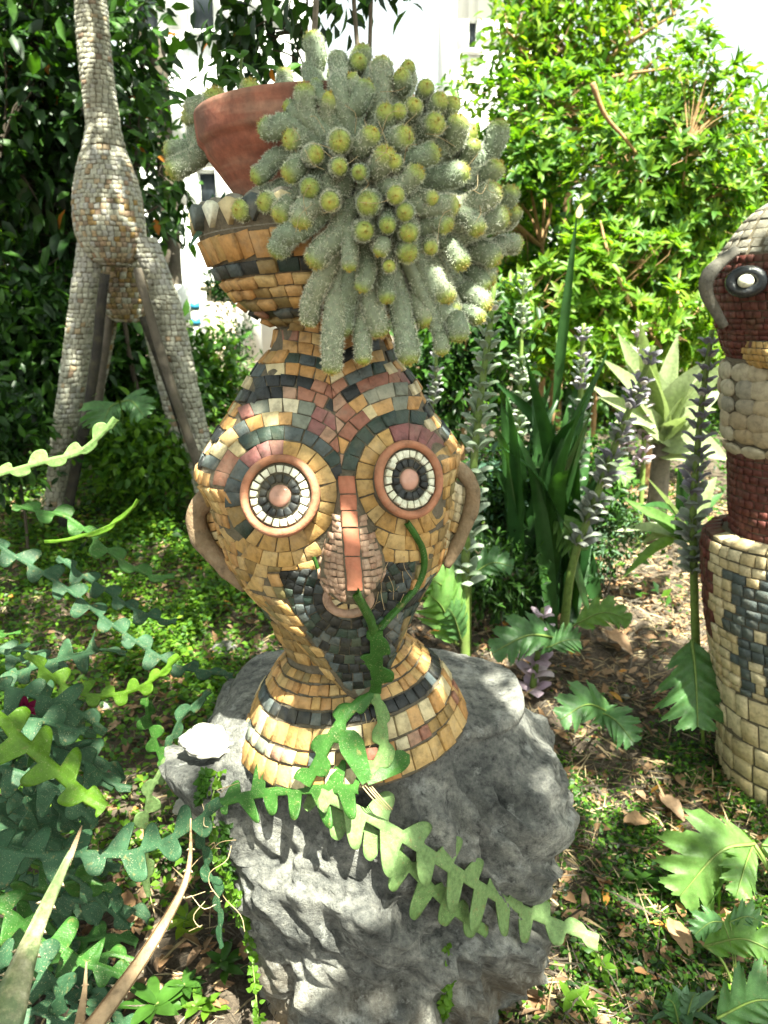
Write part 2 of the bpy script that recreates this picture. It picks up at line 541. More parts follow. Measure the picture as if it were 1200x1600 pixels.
def leaf_object(name, pos, dirs, nor, length, width, mats, parent=None, tmpl=LEAF8, midx=None):
    V, F = leaf_arrays(np.asarray(pos), np.asarray(dirs), np.asarray(nor), length, width, tmpl)
    mi = None
    if midx is not None: mi = np.repeat(midx, len(tmpl[1]))
    me = raw_mesh(name, V, F, False, mi)
    o = link(name, me, None, mats if isinstance(mats, list) else [mats])
    if parent is not None: put(o, parent)
    return o

def fishbone(path, ref, half, sp, amp, mat, name="stem", parent=None, taper=True, thick=0.0035, shear=0.5, start=0.0, n_per=20, droop=0.0, phase=0.0, sides=(1, 1)):
    """flat zigzag stem with rounded lobes left and right of a midrib; ref = facing direction of the flat side"""
    path = np.asarray(path, float)
    Ltot = np.linalg.norm(np.diff(path, axis=0), axis=1).sum()
    n = max(12, int(Ltot / sp * n_per))
    p = catmull(path, n)
    T = nrm(np.gradient(p, axis=0))
    s = np.linspace(0, Ltot, n)
    if callable(ref): R = np.array([ref(q) for q in p])
    else: R = np.broadcast_to(np.asarray(ref, float), p.shape)
    S = nrm(np.cross(T, R)); N = nrm(np.cross(S, T))
    env = np.ones(n)
    if taper: env = np.clip((Ltot - s) / (Ltot * 0.35), 0.12, 1) ** 0.7
    env = env * np.clip(0.25 + (s - start * Ltot) / (sp * 1.2), 0.0, 1)
    lat = [-1, -0.72, -0.4, -0.15, 0, 0.15, 0.4, 0.72, 1]
    rand = rng.uniform(0.62, 1.2, size=200); rsh = rng.uniform(.2, 1.5, size=200)
    V = []
    for i in range(n):
        row = []
        for l in lat:
            sd = 0 if l < 0 else 1
            ph = s[i] / sp + (0.5 if sd else 0.0) + phase
            k = int(ph) % 200; q = ph - math.floor(ph)
            lobe = max(0.0, 1 - (abs(q - 0.5) / 0.27) ** 4.0) ** 0.55 * (1 - .25 * (abs(q - .5) / .3) ** 2 if abs(q - .5) < .3 else 0)
            w = half + amp * lobe * env[i] * rand[(k * 2 + sd) % 200] * sides[sd]
            if env[i] < 0.05: w = half * 0.6
            d = abs(l) * w
            row.append(p[i] + S[i] * (w * l) + T[i] * shear * rsh[(k * 2 + sd) % 200] * max(0, d - half) * 0.6 + N[i] * (0.0045 * math.exp(-(d / half) ** 2) - droop * d * d / max(amp, 1e-6) + 0.12 * max(0, d - half) * math.sin(k * 2.1 + sd * 1.7)))
        V.append(row)
    V = np.array(V).reshape(-1, 3); m = len(lat)
    F = [(i * m + j, i * m + j + 1, (i + 1) * m + j + 1, (i + 1) * m + j) for i in range(n - 1) for j in range(m - 1)]
    # closed slab: underside + rim
    off = np.repeat(N, m, axis=0) * thick
    nv = len(V)
    F2 = [tuple(nv + i for i in f[::-1]) for f in F]
    rim = []
    for i in range(n - 1):
        rim.append((i * m, (i + 1) * m, nv + (i + 1) * m, nv + i * m))
        a, b = i * m + m - 1, (i + 1) * m + m - 1
        rim.append((b, a, nv + a, nv + b))
    me = raw_mesh(name, np.concatenate([V, V - off]), F + F2 + rim, True)
    o = link(name, me, None, [mat])
    if parent is not None: put(o, parent)
    return o
# ------------------------------------------------------------------ ground sheet
def axis_coords(fine0, fine1, step, far0, far1):
    a = np.arange(fine0, fine1 + 1e-6, step)
    g = [fine1]; s = step
    while g[-1] < far1:
        s *= 1.22; g.append(g[-1] + s)
    h = [fine0]; s = step
    while h[-1] > far0:
        s *= 1.22; h.append(h[-1] - s)
    return np.concatenate([h[1:][::-1], a, g[1:]])
gx = axis_coords(-2.6, 2.2, 0.04, -90, 90); gy = axis_coords(0.4, 5.6, 0.04, -40, 120)
GX, GY = np.meshgrid(gx, gy)
GZ = hgt(GX, GY) + 0.006 * rng.normal(size=GX.shape)
nx, ny = len(gx), len(gy)
idx = np.arange(nx * ny).reshape(ny, nx)
gf = np.stack([idx[:-1, :-1], idx[:-1, 1:], idx[1:, 1:], idx[1:, :-1]], -1).reshape(-1, 4)
m, nt, b = mat_base("garden_soil")
n1 = tex_noise(nt, 3.5, 8, 0.65, "World"); n2 = tex_noise(nt, 55, 8, 0.7, "World"); n3 = tex_noise(nt, 220, 4, 0.7, "World")
c = ramp(nt, n2.outputs[0], [(0.3, (.03, .022, .016)), (0.5, (.08, .058, .04)), (0.62, (.14, .105, .075)), (0.75, (.22, .175, .13))])
c = mixc(nt, ramp(nt, n1.outputs[0], [(0.42, (0, 0, 0)), (0.62, (.8,) * 3)]), c, (.10, .072, .05))
nt.links.new(c, b.inputs["Base Color"]); b.inputs["Roughness"].default_value = 0.95
bump(nt, n2.outputs[0], b, 1.0, 0.02)
ground = link("ground", raw_mesh("ground", np.stack([GX, GY, GZ], -1).reshape(-1, 3), gf, True), None, [m])
ground["kind"] = "structure"

# ------------------------------------------------------------------ boulder
Y0 = 1.45
def boulder_mesh():
    # rings from the ground to the top: (py, xL, xR, front, back)
    rings = [(1690, 445, 780, .12, .24), (1600, 430, 805, .14, .27), (1540, 412, 832, .16, .29), (1470, 388, 858, .18, .31),
             (1400, 372, 872, .20, .33), (1340, 362, 884, .22, .34), (1280, 352, 900, .22, .35), (1225, 300, 905, .21, .36), (1185, 275, 893, .18, .36),
             (1150, 286, 868, .155, .35), (1122, 312, 850, .11, .34), (1105, 350, 835, .06, .32)]
    V = []; nth = 260; cen = []
    rr = [(r[0], P(r[1], r[0], Y0), P(r[2], r[0] - (10 if r[0] < 1300 else 0), Y0), r[3], r[4]) for r in rings]
    z = np.array([(a[1][2] + a[2][2]) / 2 for a in rr])
    order = np.argsort(z)
    z = z[order]; xl = np.array([rr[i][1][0] for i in order]); xr = np.array([rr[i][2][0] for i in order])
    fr = np.array([rr[i][3] for i in order]); bk = np.array([rr[i][4] for i in order])
    nz = 150
    zs = np.concatenate([[z[0] - .15], np.linspace(z[0], z[-1], nz)])
    V = []
    th = np.linspace(0, 2 * PI, nth, endpoint=False)
    def ring(zz, k=1.0):
        a, bb_, f_, k_ = (np.interp(zz, z, q) for q in (xl, xr, fr, bk))
        cx = (a + bb_) / 2; hw = (bb_ - a) / 2; cy = Y0 + (k_ - f_) / 2; hd = (k_ + f_) / 2
        c, s = np.cos(th), np.sin(th); p = 2 / 2.9
        return np.stack([cx + k * hw * np.abs(c) ** p * np.sign(c), cy - k * hd * np.abs(s) ** p * np.sign(s), np.full(nth, zz)], -1)
    for zz in zs: V.append(ring(zz))
    for k in np.linspace(0.96, 0.0, 60): V.append(ring(z[-1] + .012 * (1 - k * k), k))
    V = np.array(V); nr = len(V)
    flat = V.reshape(-1, 3)
    cx = np.array([(flat[:, 0].min() + flat[:, 0].max()) / 2, Y0 + .06, .35])
    out = flat.copy()
    ztop = z[-1]
    for i, p in enumerate(flat):
        v = Vector(p)
        d = p - cx; d[2] *= .6 if p[2] < ztop - .02 else 1.6
        d /= np.linalg.norm(d) + 1e-9
        w = noise.noise_vector(v * 2.6)
        low = float(sstep(ztop - .05, ztop - .16, p[2])); right = float(sstep(-.20, .10, p[0]))
        # broad smooth faces with blunt edges
        n = .030 * noise.noise(v * 2.1 + Vector((3.1, 0, 1.7))) + .012 * noise.noise(v * 4.4 + w * .5)
        # worn, slanting flutes on the lower right of the front
        g = Vector((v.x * 15 + v.z * 9 + w.x * 1.8, v.y * 5 + w.y, v.z * 3.2 - v.x * 2 + w.z * 1.6))
        fl = 1 - 2 * abs(noise.noise(g)); fl2 = 1 - 2 * abs(noise.noise(g * 2.1 + Vector((5, 1, 2))))
        n += (.042 * (fl - .35) * (.2 + .8 * right) + .010 * fl2) * low
        # broken facets with sharp edges
        for sc_, A_, B_ in ((3.6, .040, .24), (9.0, .010, .20)):
            q = v * sc_ + w * .25
            ds, ps = noise.voronoi(q)
            def fac(p): 
                h_ = noise.cell_vector(p * 13.7 + Vector((.5, .5, .5)))
                return (h_.x - .0) * A_ + (q - p).dot(Vector((h_.y, h_.z, h_.x))) / sc_ * B_
            k_ = min(1.0, (ds[1] - ds[0]) / .10); k_ = .5 + .5 * k_ * k_ * (3 - 2 * k_)
            n += (fac(ps[0]) * k_ + fac(ps[1]) * (1 - k_)) * (.45 + .55 * low) * (1 - .55 * float(sstep(.10, .26, p[0]))) - (.004 * max(0, .04 - (ds[1] - ds[0])) / .04)
        n -= .020 + .040 * float(sstep(.02, .28, p[0])) + .02 * float(sstep(-.25, -.42, p[0]))
        # weathered pitting
        n += .0045 * noise.fractal(v * 36, .7, 2.2, 3) + .009 * noise.noise(v * 13) * (.4 + .6 * low)
        on_top = float(sstep(ztop - .03, ztop - .005, p[2]))
        n *= (1 - .55 * on_top)
        r_ax = math.hypot(p[0] - (-.06), p[1] - 1.45)
        n *= (1 - .75 * on_top * float(sstep(.27, .18, r_ax)))
        out[i] = p + d * n
    # the seat of the collar is tilted a little to the right, like the sculpture
    # the stone is low where the collar stands and rises beside it
    F = []
    idx = np.arange(nr * nth).reshape(nr, nth)
    a = idx[:-1]; b2 = idx[1:]
    F = np.stack([a, np.roll(a, -1, 1), np.roll(b2, -1, 1), b2], -1).reshape(-1, 4)
    return out, F
bV, bF = boulder_mesh()
m, nt, b = mat_base("limestone")
n1 = tex_noise(nt, 7, 8, 0.7, "World"); n2 = tex_noise(nt, 45, 8, 0.75, "World"); n3 = tex_noise(nt, 18, 6, 0.7, "World"); n5 = tex_noise(nt, 260, 5, .7, "World")
c = ramp(nt, n1.outputs[0], [(0.32, (.05, .052, .052)), (0.43, (.14, .14, .135)), (0.54, (.25, .245, .23)), (0.67, (.46, .45, .42))])
c = mixc(nt, 1.0, c, ramp(nt, n2.outputs[0], [(0.34, (.22, .22, .22)), (0.47, (.85, .85, .84)), (0.66, (1.45, 1.42, 1.34))]), 'MULTIPLY')
c = mixc(nt, ramp(nt, n3.outputs[0], [(0.56, (0, 0, 0)), (0.66, (.75,) * 3)]), c, (.46, .455, .43))
c = mixc(nt, ramp(nt, n5.outputs[0], [(0.55, (0, 0, 0)), (0.68, (.5,) * 3)]), c, (.07, .072, .07))
ge = nt.nodes.new("ShaderNodeNewGeometry"); sx = nt.nodes.new("ShaderNodeSeparateXYZ"); nt.links.new(ge.outputs["Position"], sx.inputs[0])
mr = nt.nodes.new("ShaderNodeMapRange"); nt.links.new(sx.outputs[2], mr.inputs[0])
mr.inputs[1].default_value = 0.32; mr.inputs[2].default_value = 0.0; mr.inputs[3].default_value = 0.0; mr.inputs[4].default_value = 0.75
n4 = tex_noise(nt, 6, 5, .6, "World"); mm = nt.nodes.new("ShaderNodeMath"); mm.operation = 'MULTIPLY'
nt.links.new(mr.outputs[0], mm.inputs[0]); nt.links.new(ramp(nt, n4.outputs[0], [(.42, (0, 0, 0)), (.6, (1, 1, 1))]), mm.inputs[1])
c = mixc(nt, mm.outputs[0], c, (.27, .17, .07))
nt.links.new(c, b.inputs["Base Color"]); b.inputs["Roughness"].default_value = 0.9
nb = nt.nodes.new('ShaderNodeMath'); nb.operation = 'MULTIPLY_ADD'; nb.inputs[1].default_value = .45
nt.links.new(n5.outputs[0], nb.inputs[0]); nt.links.new(n2.outputs[0], nb.inputs[2]); bump(nt, nb.outputs[0], b, 1.0, 0.02)
M['limestone'] = m
boulder = link("boulder", raw_mesh("boulder", bV - np.array([-.06, 1.45, 0]), bF, True), None, [m], (-.06, 1.45, 0))
tag(boulder, "big grey furrowed limestone boulder carrying the mosaic head", "boulder")
rock_bvh = BVHTree.FromPolygons([Vector(v) for v in bV], [tuple(f) for f in bF])

def small_stone(px, py, size, label, flat=.6, seed=0, depth=None, mat='limestone', name="stone"):
    p = ground_at(px, py) if depth is None else P(px, py, depth)
    bm = bmesh.new(); bmesh.ops.create_icosphere(bm, subdivisions=4, radius=1)
    r = np.random.default_rng(seed); sc = np.array([1, .8 + .3 * r.random(), flat]) * size
    off = Vector(r.uniform(-9, 9, 3))
    for v in bm.verts:
        k = 1 + .28 * noise.noise(v.co * 1.3 + off) + .1 * noise.noise(v.co * 3.7 + off)
        vd = noise.voronoi(v.co * 1.6 + off)[0]; k -= .12 * max(0, .2 - (vd[1] - vd[0])) / .2
        v.co = Vector((v.co.x * sc[0], v.co.y * sc[1], v.co.z * sc[2])) * k
    me = bpy.data.meshes.new(name); bm.to_mesh(me); bm.free()
    for q in me.polygons: q.use_smooth = True
    o = link(name, me, None, [M[mat]]); o.location = p + np.array([0, 0, size * flat * (.5 if depth is None else 0)])
    o.rotation_euler = (r.uniform(-.2, .2), r.uniform(-.2, .2), r.uniform(0, 6))
    tag(o, label, "stone")
    return o
M['pale_stone'] = stone_mat("pale_limestone", [(.34, .325, .29), (.31, .30, .265)], rough=.9, scale=30, dust=.2, bstr=.8)
small_stone(326, 1156, .062, "pale stone added as the sunlit ledge on the left shoulder of the boulder", .24, 3, depth=1.40, mat='pale_stone')  # added pale stone standing in for a sunlit ledge of the boulder
small_stone(352, 1022, .05, "grey stone on the leafy slope left of the collar", .75, 5)
small_stone(300, 1262, .042, "pale lump of rock wedged against the left side of the boulder", .7, 8, depth=1.43, mat='pale_stone')
#small_stone(383, 1345, .035, "small grey stone stuck to the boulder's left front edge", .9, 9, depth=1.245)
small_stone(978, 1092, .022, "small grey stone on the dirt behind the acanthus leaf", .5, 12)
small_stone(935, 1288, .018, "little pale stone in the weeds just right of the boulder", .5, 13)
small_stone(165, 1108, .03, "white stone among the dry leaves on the left slope", .5, 15, mat='pale_stone')

# ------------------------------------------------------------------ the mosaic head
base_pt = P(552, 1126, Y0)
head = empty("mosaic_planter", base_pt, "large mosaic clay head with ringed eyes and bowl crown standing on the boulder", "sculpture")
yl = np.array([512, 528, 545, 578, 614, 655, 700, 722, 735, 750, 775, 800, 850, 895, 930, 960, 1000, 1040, 1070, 1088], float)
xl = np.array([436, 432, 425, 398, 380, 355, 326, 316, 313, 324, 337, 345, 358, 383, 415, 441, 474, 506, 532, 550], float)
yr_ = np.array([480, 500, 522, 560, 599, 635, 668, 688, 700, 716, 740, 780, 830, 870, 905, 935, 980, 1020, 1055, 1082], float)
xr = np.array([598, 599, 602, 620, 650, 668, 695, 708, 717, 714, 708, 705, 699, 688, 664, 651, 632, 616, 597, 574], float)
fr = np.interp(yl, [512, 545, 580, 614, 655, 700, 735, 800, 850, 900, 960, 1000, 1040, 1070, 1088], [.10, .118, .15, .175, .20, .222, .235, .238, .228, .215, .208, .198, .188, .175, .158])
bk = np.interp(yl, [512, 545, 580, 614, 655, 700, 735, 800, 850, 900, 930, 960, 1000, 1040, 1070, 1088], [.10, .118, .15, .17, .20, .22, .23, .23, .22, .19, .12, .05, -.02, -.06, -.09, -.12])
yy = np.concatenate([np.arange(512, 1088, 8.0), [1088.0]])
rows = []
for y in yy:
    L = np.interp(y, yl, xl); yR = y
    for _ in range(8): yR = y - .11 * (np.interp(yR, yr_, xr) - L)
    rows.append((y, L, np.interp(yR, yr_, xr), np.interp(y, yl, fr), np.interp(y, yl, bk)))
headL = Loft(secs_px(rows, Y0), 2.2)
neckL = Loft(secs_px([(925, 410, 660), (960, 425, 648), (1000, 445, 634), (1014, 451, 630), (1024, 449, 632), (1036, 438, 645), (1052, 425, 662), (1080, 406, 690), (1120, 388, 712), (1153, 377, 728)], Y0, roll=.125), 2.0)
bowlL = Loft(secs_px([(345, 312, 700), (360, 313, 700), (378, 316, 697), (400, 327, 689), (420, 338, 681), (440, 349, 672), (470, 372, 652), (490, 396, 630), (503, 424, 606), (514, 436, 596), (530, 434, 600), (548, 424, 612)], Y0, roll=.06), 2.0)
mb = MB(); allV = []; allF = []; n0 = 0
for L, a, c_, k1 in ((headL, 90, 110, True), (neckL, 50, 90, True), (bowlL, 40, 90, True)):
    V, F = L.mesh(a, c_, L is not bowlL, True)
    mb.add(V, F)
    allV += list(V); allF += [tuple(i + n0 for i in f) for f in F]; n0 += len(V)
# inside of the bowl and the soil in it
V = []
for k, (t, s) in enumerate([(345, 1), (345, .93), (372, .88), (400, .80)]):
    cen = bowlL.pt(t, 0) * .5 + bowlL.pt(t, PI) * .5
    for j in range(60): V.append(cen + (bowlL.pt(345 if k < 2 else t, 2 * PI * j / 60) - cen) * s)
F = [(i * 60 + j, i * 60 + (j + 1) % 60, (i + 1) * 60 + (j + 1) % 60, (i + 1) * 60 + j) for i in range(3) for j in range(60)]
mb.add(V, F)
o = mb.build("body", M['grout'], None, True); put(o, head)
mb = MB()
cen = bowlL.pt(372, 0) * .5 + bowlL.pt(372, PI) * .5
V = [cen + (bowlL.pt(372, 2 * PI * j / 60) - cen) * .93 for j in range(60)]
mb.add(V + [cen + np.array([0, 0, .02])], [(j, (j + 1) % 60, 60) for j in range(60)])
put(mb.build("soil", M['soil'], None, True), head)
head_bvh = BVHTree.FromPolygons([Vector(v) for v in allV], allF)

EL, ER = (440.0, 775.0), (635.0, 750.0)
NOSE_Y = [738, 760, 780, 800, 820, 840, 860, 878, 892, 904, 914]
noseL = []
nose_rows = [(738, 541, 12, .022), (760, 542, 15, .036), (780, 543, 19, .05), (800, 545, 25, .068), (820, 546, 32, .086), (840, 547, 39, .102), (860, 549, 46, .114), (878, 550, 51, .121), (892, 551, 52, .122), (903, 552, 47, .115), (912, 553, 36, .098), (918, 553, 18, .07)]
secs = []
for y, x, w, pr in nose_rows:
    h = cast(head_bvh, x, y)[0]
    s = mpp(h); u = nrm(np.array([1, 0, 0.1])) * w * s
    secs.append((y, h + np.array([0, .012, 0]), u, pr + .012))
noseLoft = Loft(secs, 1.75)
nV, nF = noseLoft.mesh(40, 48)
nose_bvh = BVHTree.FromPolygons([Vector(v) for v in nV], nF)

NB_T = lambda x: 893 - (x - 436) * .07
BEARD = [(434, 892), (456, 952), (496, 1009), (536, 1068), (560, 1086), (586, 1068), (622, 1008), (636, 935), (650, 874)]
beard_hull = np.array(BEARD)
MID = ((EL[0] + ER[0]) / 2, (EL[1] + ER[1]) / 2); BIS = nrm(np.array([ER[0] - EL[0], ER[1] - EL[1]]))
def nose_half(y): return np.interp(y, [735, 760, 800, 840, 870, 900, 930, 945], [12, 16, 27, 42, 51, 53, 42, 20])
def nose_cx(y): return np.interp(y, [738, 940], [541, 556])
def face_colour(e, band, ang, x, y, rr):
    s, c = math.sin(ang), math.cos(ang)   # s>0: below the eye
    nearV = abs((x - MID[0]) * BIS[0] + (y - MID[1]) * BIS[1]) < 24 and y < MID[1] - 20
    far = (e == 0 and c < -.5) or (e == 1 and c > .5)
    r = random.random()
    if y > 872 and not far: return 'ochre' if r < .85 else 'brown'
    if s > .35 or (s > .05 and not far):
        if e == 1 and c > .6 and r < .4: return random.choice(['cream', 'ochre', 'cream'])
        if e == 0 and c < -.55 and band == 0: return random.choice(['green', 'brown', 'ochre'])
        if e == 0 and c < -.6 and s > .5 and band > 3: return random.choice(['brown', 'ochre', 'orange'])
        return 'ochre' if r < .86 else ('brown' if r < .95 else 'cream')
    if band == 0:
        if -2.3 < ang < -1.45 and e == 0: return 'purple'
        if -1.75 < ang < -.7 and e == 1: return 'purple'
        if far: return random.choice(['slate', 'green', 'brown', 'purple'])
        return 'ochre'
    if band == 1:
        if far: return random.choice(['slate', 'green', 'cream', 'grey', 'red'])
        return random.choice(['green', 'green', 'slate', 'green', 'dark'] if not nearV else ['green', 'dark'])
    if band == 2:
        if nearV: return random.choice(['purple', 'red', 'pink', 'orange'])
        if far: return random.choice(['cream', 'orange', 'ochre', 'slate'])
        return random.choice(['purple', 'purple', 'cream', 'orange', 'grey', 'red'])
    if band == 3:
        if nearV: return random.choice(['purple', 'red', 'pink'])
        if far: return random.choice(['orange', 'cream', 'dark', 'orange'])
        return random.choice(['orange', 'cream', 'orange', 'cream', 'ochre', 'grey'] if r < .85 else ['purple'])
    if band == 4:
        if abs(c) < .75 and not far: return random.choice(['red', 'red', 'pink', 'red', 'dark'] if r < .8 else ['dark'])
        return random.choice(['dark', 'dark', 'slate', 'purple'])
    if band == 5:
        if nearV: return 'red'
        return random.choice(['dark', 'dark', 'dark', 'green', 'slate'])
    if band == 6: return random.choice(['orange', 'orange', 'ochre', 'orange', 'cream'])
    if band == 7: return random.choice(['dark', 'slate', 'dark', 'green'])
    return random.choice(['orange', 'orange', 'red', 'ochre', 'brown'])
bands = [(65, 88), (88, 110), (110, 131), (131, 152), (152, 171), (171, 189), (189, 207), (207, 224), (224, 242), (242, 260), (260, 280)]
face_tiles = []; face_polys = []
for e, (cx, cy) in enumerate((EL, ER)):
    sqx = 1.0 if e == 0 else .86
    for bi, (r0, r1) in enumerate(bands):
        rm = (r0 + r1) / 2
        nn = int(round(2 * PI * rm / 23.5)); ph = rng.uniform(0, 1)
        ed = (np.arange(nn + 1) + ph) / nn * 2 * PI
        ed = ed + np.concatenate([rng.normal(size=nn) * .1, [0]]) * (2 * PI / nn); ed[-1] = ed[0] + 2 * PI
        for i in range(nn):
            a0, a1 = ed[i], ed[i + 1]; am = (a0 + a1) / 2
            q0 = r0 if bi else r0 - 4
            def pp(r, a):
                x = cx + r * math.cos(a) * (1 if e == 0 else .86 + .14 * min(1, (r - 55) / 90)); return (x, cy + r * math.sin(a))
            poly = [pp(q0, a0), pp(r1, a0), pp(r1, a1), pp(q0, a1)]
            poly = clip_half(poly, MID, -BIS if e == 0 else BIS)
            if len(poly) < 3: continue
            x, y = np.mean(poly, axis=0)
            if x > 425 and x < 660:
                poly = clip_half(poly, (436, 892), (-.07, -1))
                if len(poly) < 3: continue
            x, y = np.mean(poly, axis=0)
            if y > 1000 or in_poly(x, y, BEARD): continue
            if y > 735 and abs(x - nose_cx(y)) < nose_half(y) - 2: continue
            if y > 898 and x > 560 and x < 640: continue
            t = px_tile(head_bvh, poly, face_colour(e, bi, math.atan2(math.sin(am), math.cos(am)), x, y, rm), h=.0032, minface=.17)
            if t is not None:
                face_tiles.append(t); face_polys.append(poly)
def covered(c):
    v = c - CAM; pr = np.dot(v, FWD); x = 600 + np.dot(v, RGT) / pr * FPX; y = 800 - np.dot(v, UPV) / pr * FPX
    for q in face_polys:
        if abs(q[0][0] - x) < 40 and abs(q[0][1] - y) < 40 and in_poly(x, y, q): return True
    return False
def free_area(c, n):
    v = c - CAM; pr = np.dot(v, FWD); x = 600 + np.dot(v, RGT) / pr * FPX; y = 800 - np.dot(v, UPV) / pr * FPX
    if facing(c, n) < 0: return True
    return not (covered(c) or in_poly(x, y, BEARD) or math.hypot(x - EL[0], y - EL[1]) < 66 or math.hypot((x - ER[0]) * 1.15, y - ER[1]) < 64 or (y > 735 and abs(x - nose_cx(y)) < nose_half(y)) or (abs(x - 545) < 45 and 735 < y < 965))
body_tiles = list(face_tiles)
# rows that run on round the sides and the back of the head
row_t = list(np.arange(548, 900, 19.0))
for k, t in enumerate(row_t):
    cols = [['orange', 'ochre'], ['dark', 'slate', 'dark'], ['orange', 'cream'], ['dark', 'purple', 'slate'], ['orange', 'cream', 'orange']][k % 5] if t < 740 else ['ochre', 'brown', 'orange', 'ochre']
    L0 = headL.pt(t, 0) - headL.pt(t, PI)
    nn = max(14, int(2 * PI * np.linalg.norm(L0) / 2 / .029))
    body_tiles += loft_tiles(headL, t, t + 19, nn, lambda a, i: random.choice(cols), h=.0045, gap=.12, phase=rng.uniform(0, .2),
                             keep=free_area)
# jaw sides and neck
for k, t in enumerate(np.arange(930, 1010, 20.0)):
    body_tiles += loft_tiles(neckL, t, t + 20, 24, lambda a, i: random.choice(['brown', 'ochre', 'brown', 'ochre', 'green']), h=.004, gap=.1, phase=.1 * k)
for k, t in enumerate(np.arange(898, 1060, 21.0)):
    nn = max(8, int(2 * PI * np.linalg.norm(headL.pt(t, 0) - headL.pt(t, PI)) / 2 / .028))
    body_tiles += loft_tiles(headL, t, t + 21, nn, lambda a, i: random.choice(['brown', 'ochre', 'ochre', 'brown'] if math.cos(a) < 0 else ['green', 'grey', 'green', 'dark', 'brown']), h=.004, gap=.1, keep=free_area)
# vertical neck tiles under the bowl, then the bowl rows
body_tiles += loft_tiles(bowlL, 513, 546, 46, lambda a, i: random.choice(['orange', 'orange', 'red', 'brown']), h=.0045, gap=.1)
for t0, t1, nn, cols in ((380, 419, 40, ['orange', 'orange', 'ochre']), (420, 439, 34, ['dark', 'green', 'slate', 'dark', 'brown']), (440, 455, 32, ['orange', 'ochre']),
                         (456, 470, 32, ['orange', 'brown', 'ochre']), (471, 484, 30, ['orange', 'ochre', 'brown']), (485, 495, 30, ['dark', 'slate', 'red', 'dark']), (496, 505, 26, ['orange', 'brown'])):
    body_tiles += loft_tiles(bowlL, t0, t1, nn, lambda a, i: random.choice(cols), h=.0065, gap=.07, phase=rng.uniform(0, .2))
# collar
for t0, t1, nn, cols in ((1022, 1033, 40, ['orange', 'ochre', 'brown']), (1034, 1046, 44, ['orange', 'ochre', 'orange']), (1047, 1061, 46, ['orange', 'ochre', 'orange']), (1062, 1077, 46, ['dark', 'dark', 'slate', 'dark']),
                         (1078, 1105, 40, ['ochre', 'ochre', 'orange', 'ochre', 'cream']), (1106, 1122, 50, ['pink', 'red', 'orange', 'grey', 'pink', 'brown', 'slate', 'purple', 'cream']), (1123, 1151, 42, ['ochre', 'orange', 'ochre', 'cream', 'ochre'])):
    body_tiles += loft_tiles(neckL, t0, t1, nn, lambda a, i: random.choice(cols), h=.005, gap=.07, phase=rng.uniform(0, .2))
emit(body_tiles, head, "tile", 300, "small_tiles")
# triangular petal tiles round the rim of the bowl, set in mortar with a scalloped top
mbm = MB(); npet = 30
for i in range(npet):
    a0 = 2 * PI * i / npet; w = 2 * PI / npet
    ring_in = []
    ths = np.linspace(a0, a0 + w, 9)
    V = []
    for k, t_ in enumerate(ths):
        q = (k / 8.0); top = 341 - 11 * math.sin(PI * q) ** .6
        p0 = bowlL.pt(378, t_); ctr = bowlL.pt(378, 0) * .5 + bowlL.pt(378, PI) * .5
        up = (bowlL.pt(345, t_) - bowlL.pt(378, t_)) / 33.0
        p1 = p0 + up * (378 - top)
        inn = (ctr - p0) * .06
        V += [p0, p1, p1 + inn, p0 + inn]
    F = []
    for k in range(8):
        b0, b1 = 4 * k, 4 * k + 4
        F += [(b0, b1, b1 + 1, b0 + 1), (b0 + 1, b1 + 1, b1 + 2, b0 + 2), (b0 + 2, b1 + 2, b1 + 3, b0 + 3)]
    mbm.add(V, F)
put(mbm.build("scalloped_rim", M['concrete'], None), head)
pet = []
for i in range(npet):
    a0 = 2 * PI * i / npet; w = 2 * PI / npet
    for (fa, fb, fc) in ((.08, .92, .5),):
        up = lambda a, y: bowlL.pt(378, a) + (bowlL.pt(345, a) - bowlL.pt(378, a)) / 33.0 * (378 - y)
        c = np.array([up(a0 + w * .5, 372), up(a0 + w * .12, 341), up(a0 + w * .5, 334), up(a0 + w * .88, 341)])
        n = bowlL.normal(360, a0 + w * .5)
        pet.append(Tile(c, n, random.choice(['cream', 'pink', 'slate', 'cream', 'white']), .009, area_px(c, n)))
emit(pet, head, "petal_tile", 30, "back_petal_tiles")

# beard: small dark tiles in arcs under the mouth
def part_mesh(name, V, F, mat, root, smooth=True):
    o = link(name, raw_mesh(name, V, F, smooth), None, [mat]); put(o, root); return o
bt = []
MO = (547.0, 930.0)
for bi in range(13):
    r0 = 26 + 13.5 * bi; r1 = r0 + 13.5
    nn = int(2 * PI * (r0 + 6) / 14.5); ph = rng.uniform(0, 1)
    for i in range(nn):
        a0, a1 = (i + ph) / nn * 2 * PI, (i + 1 + ph) / nn * 2 * PI
        poly = [(MO[0] + r * math.cos(a) * 1.1, MO[1] + r * math.sin(a)) for r, a in ((r0, a0), (r1, a0), (r1, a1), (r0, a1))]
        poly = clip_convex(poly, beard_hull)
        if len(poly) < 3 or poly_area(poly) < 50: continue
        x, y = np.mean(poly, axis=0)
        if abs(x - nose_cx(y)) < nose_half(y) - 14 and y < 935: continue
        t = px_tile(head_bvh, poly, random.choices(['dark', 'slate', 'grey', 'green'], [.36, .32, .02, .30])[0], h=.0035, gap=.7, jit=.9, minface=.1)
        if t: bt.append(t)
bb = cast(head_bvh, 548, 1000)
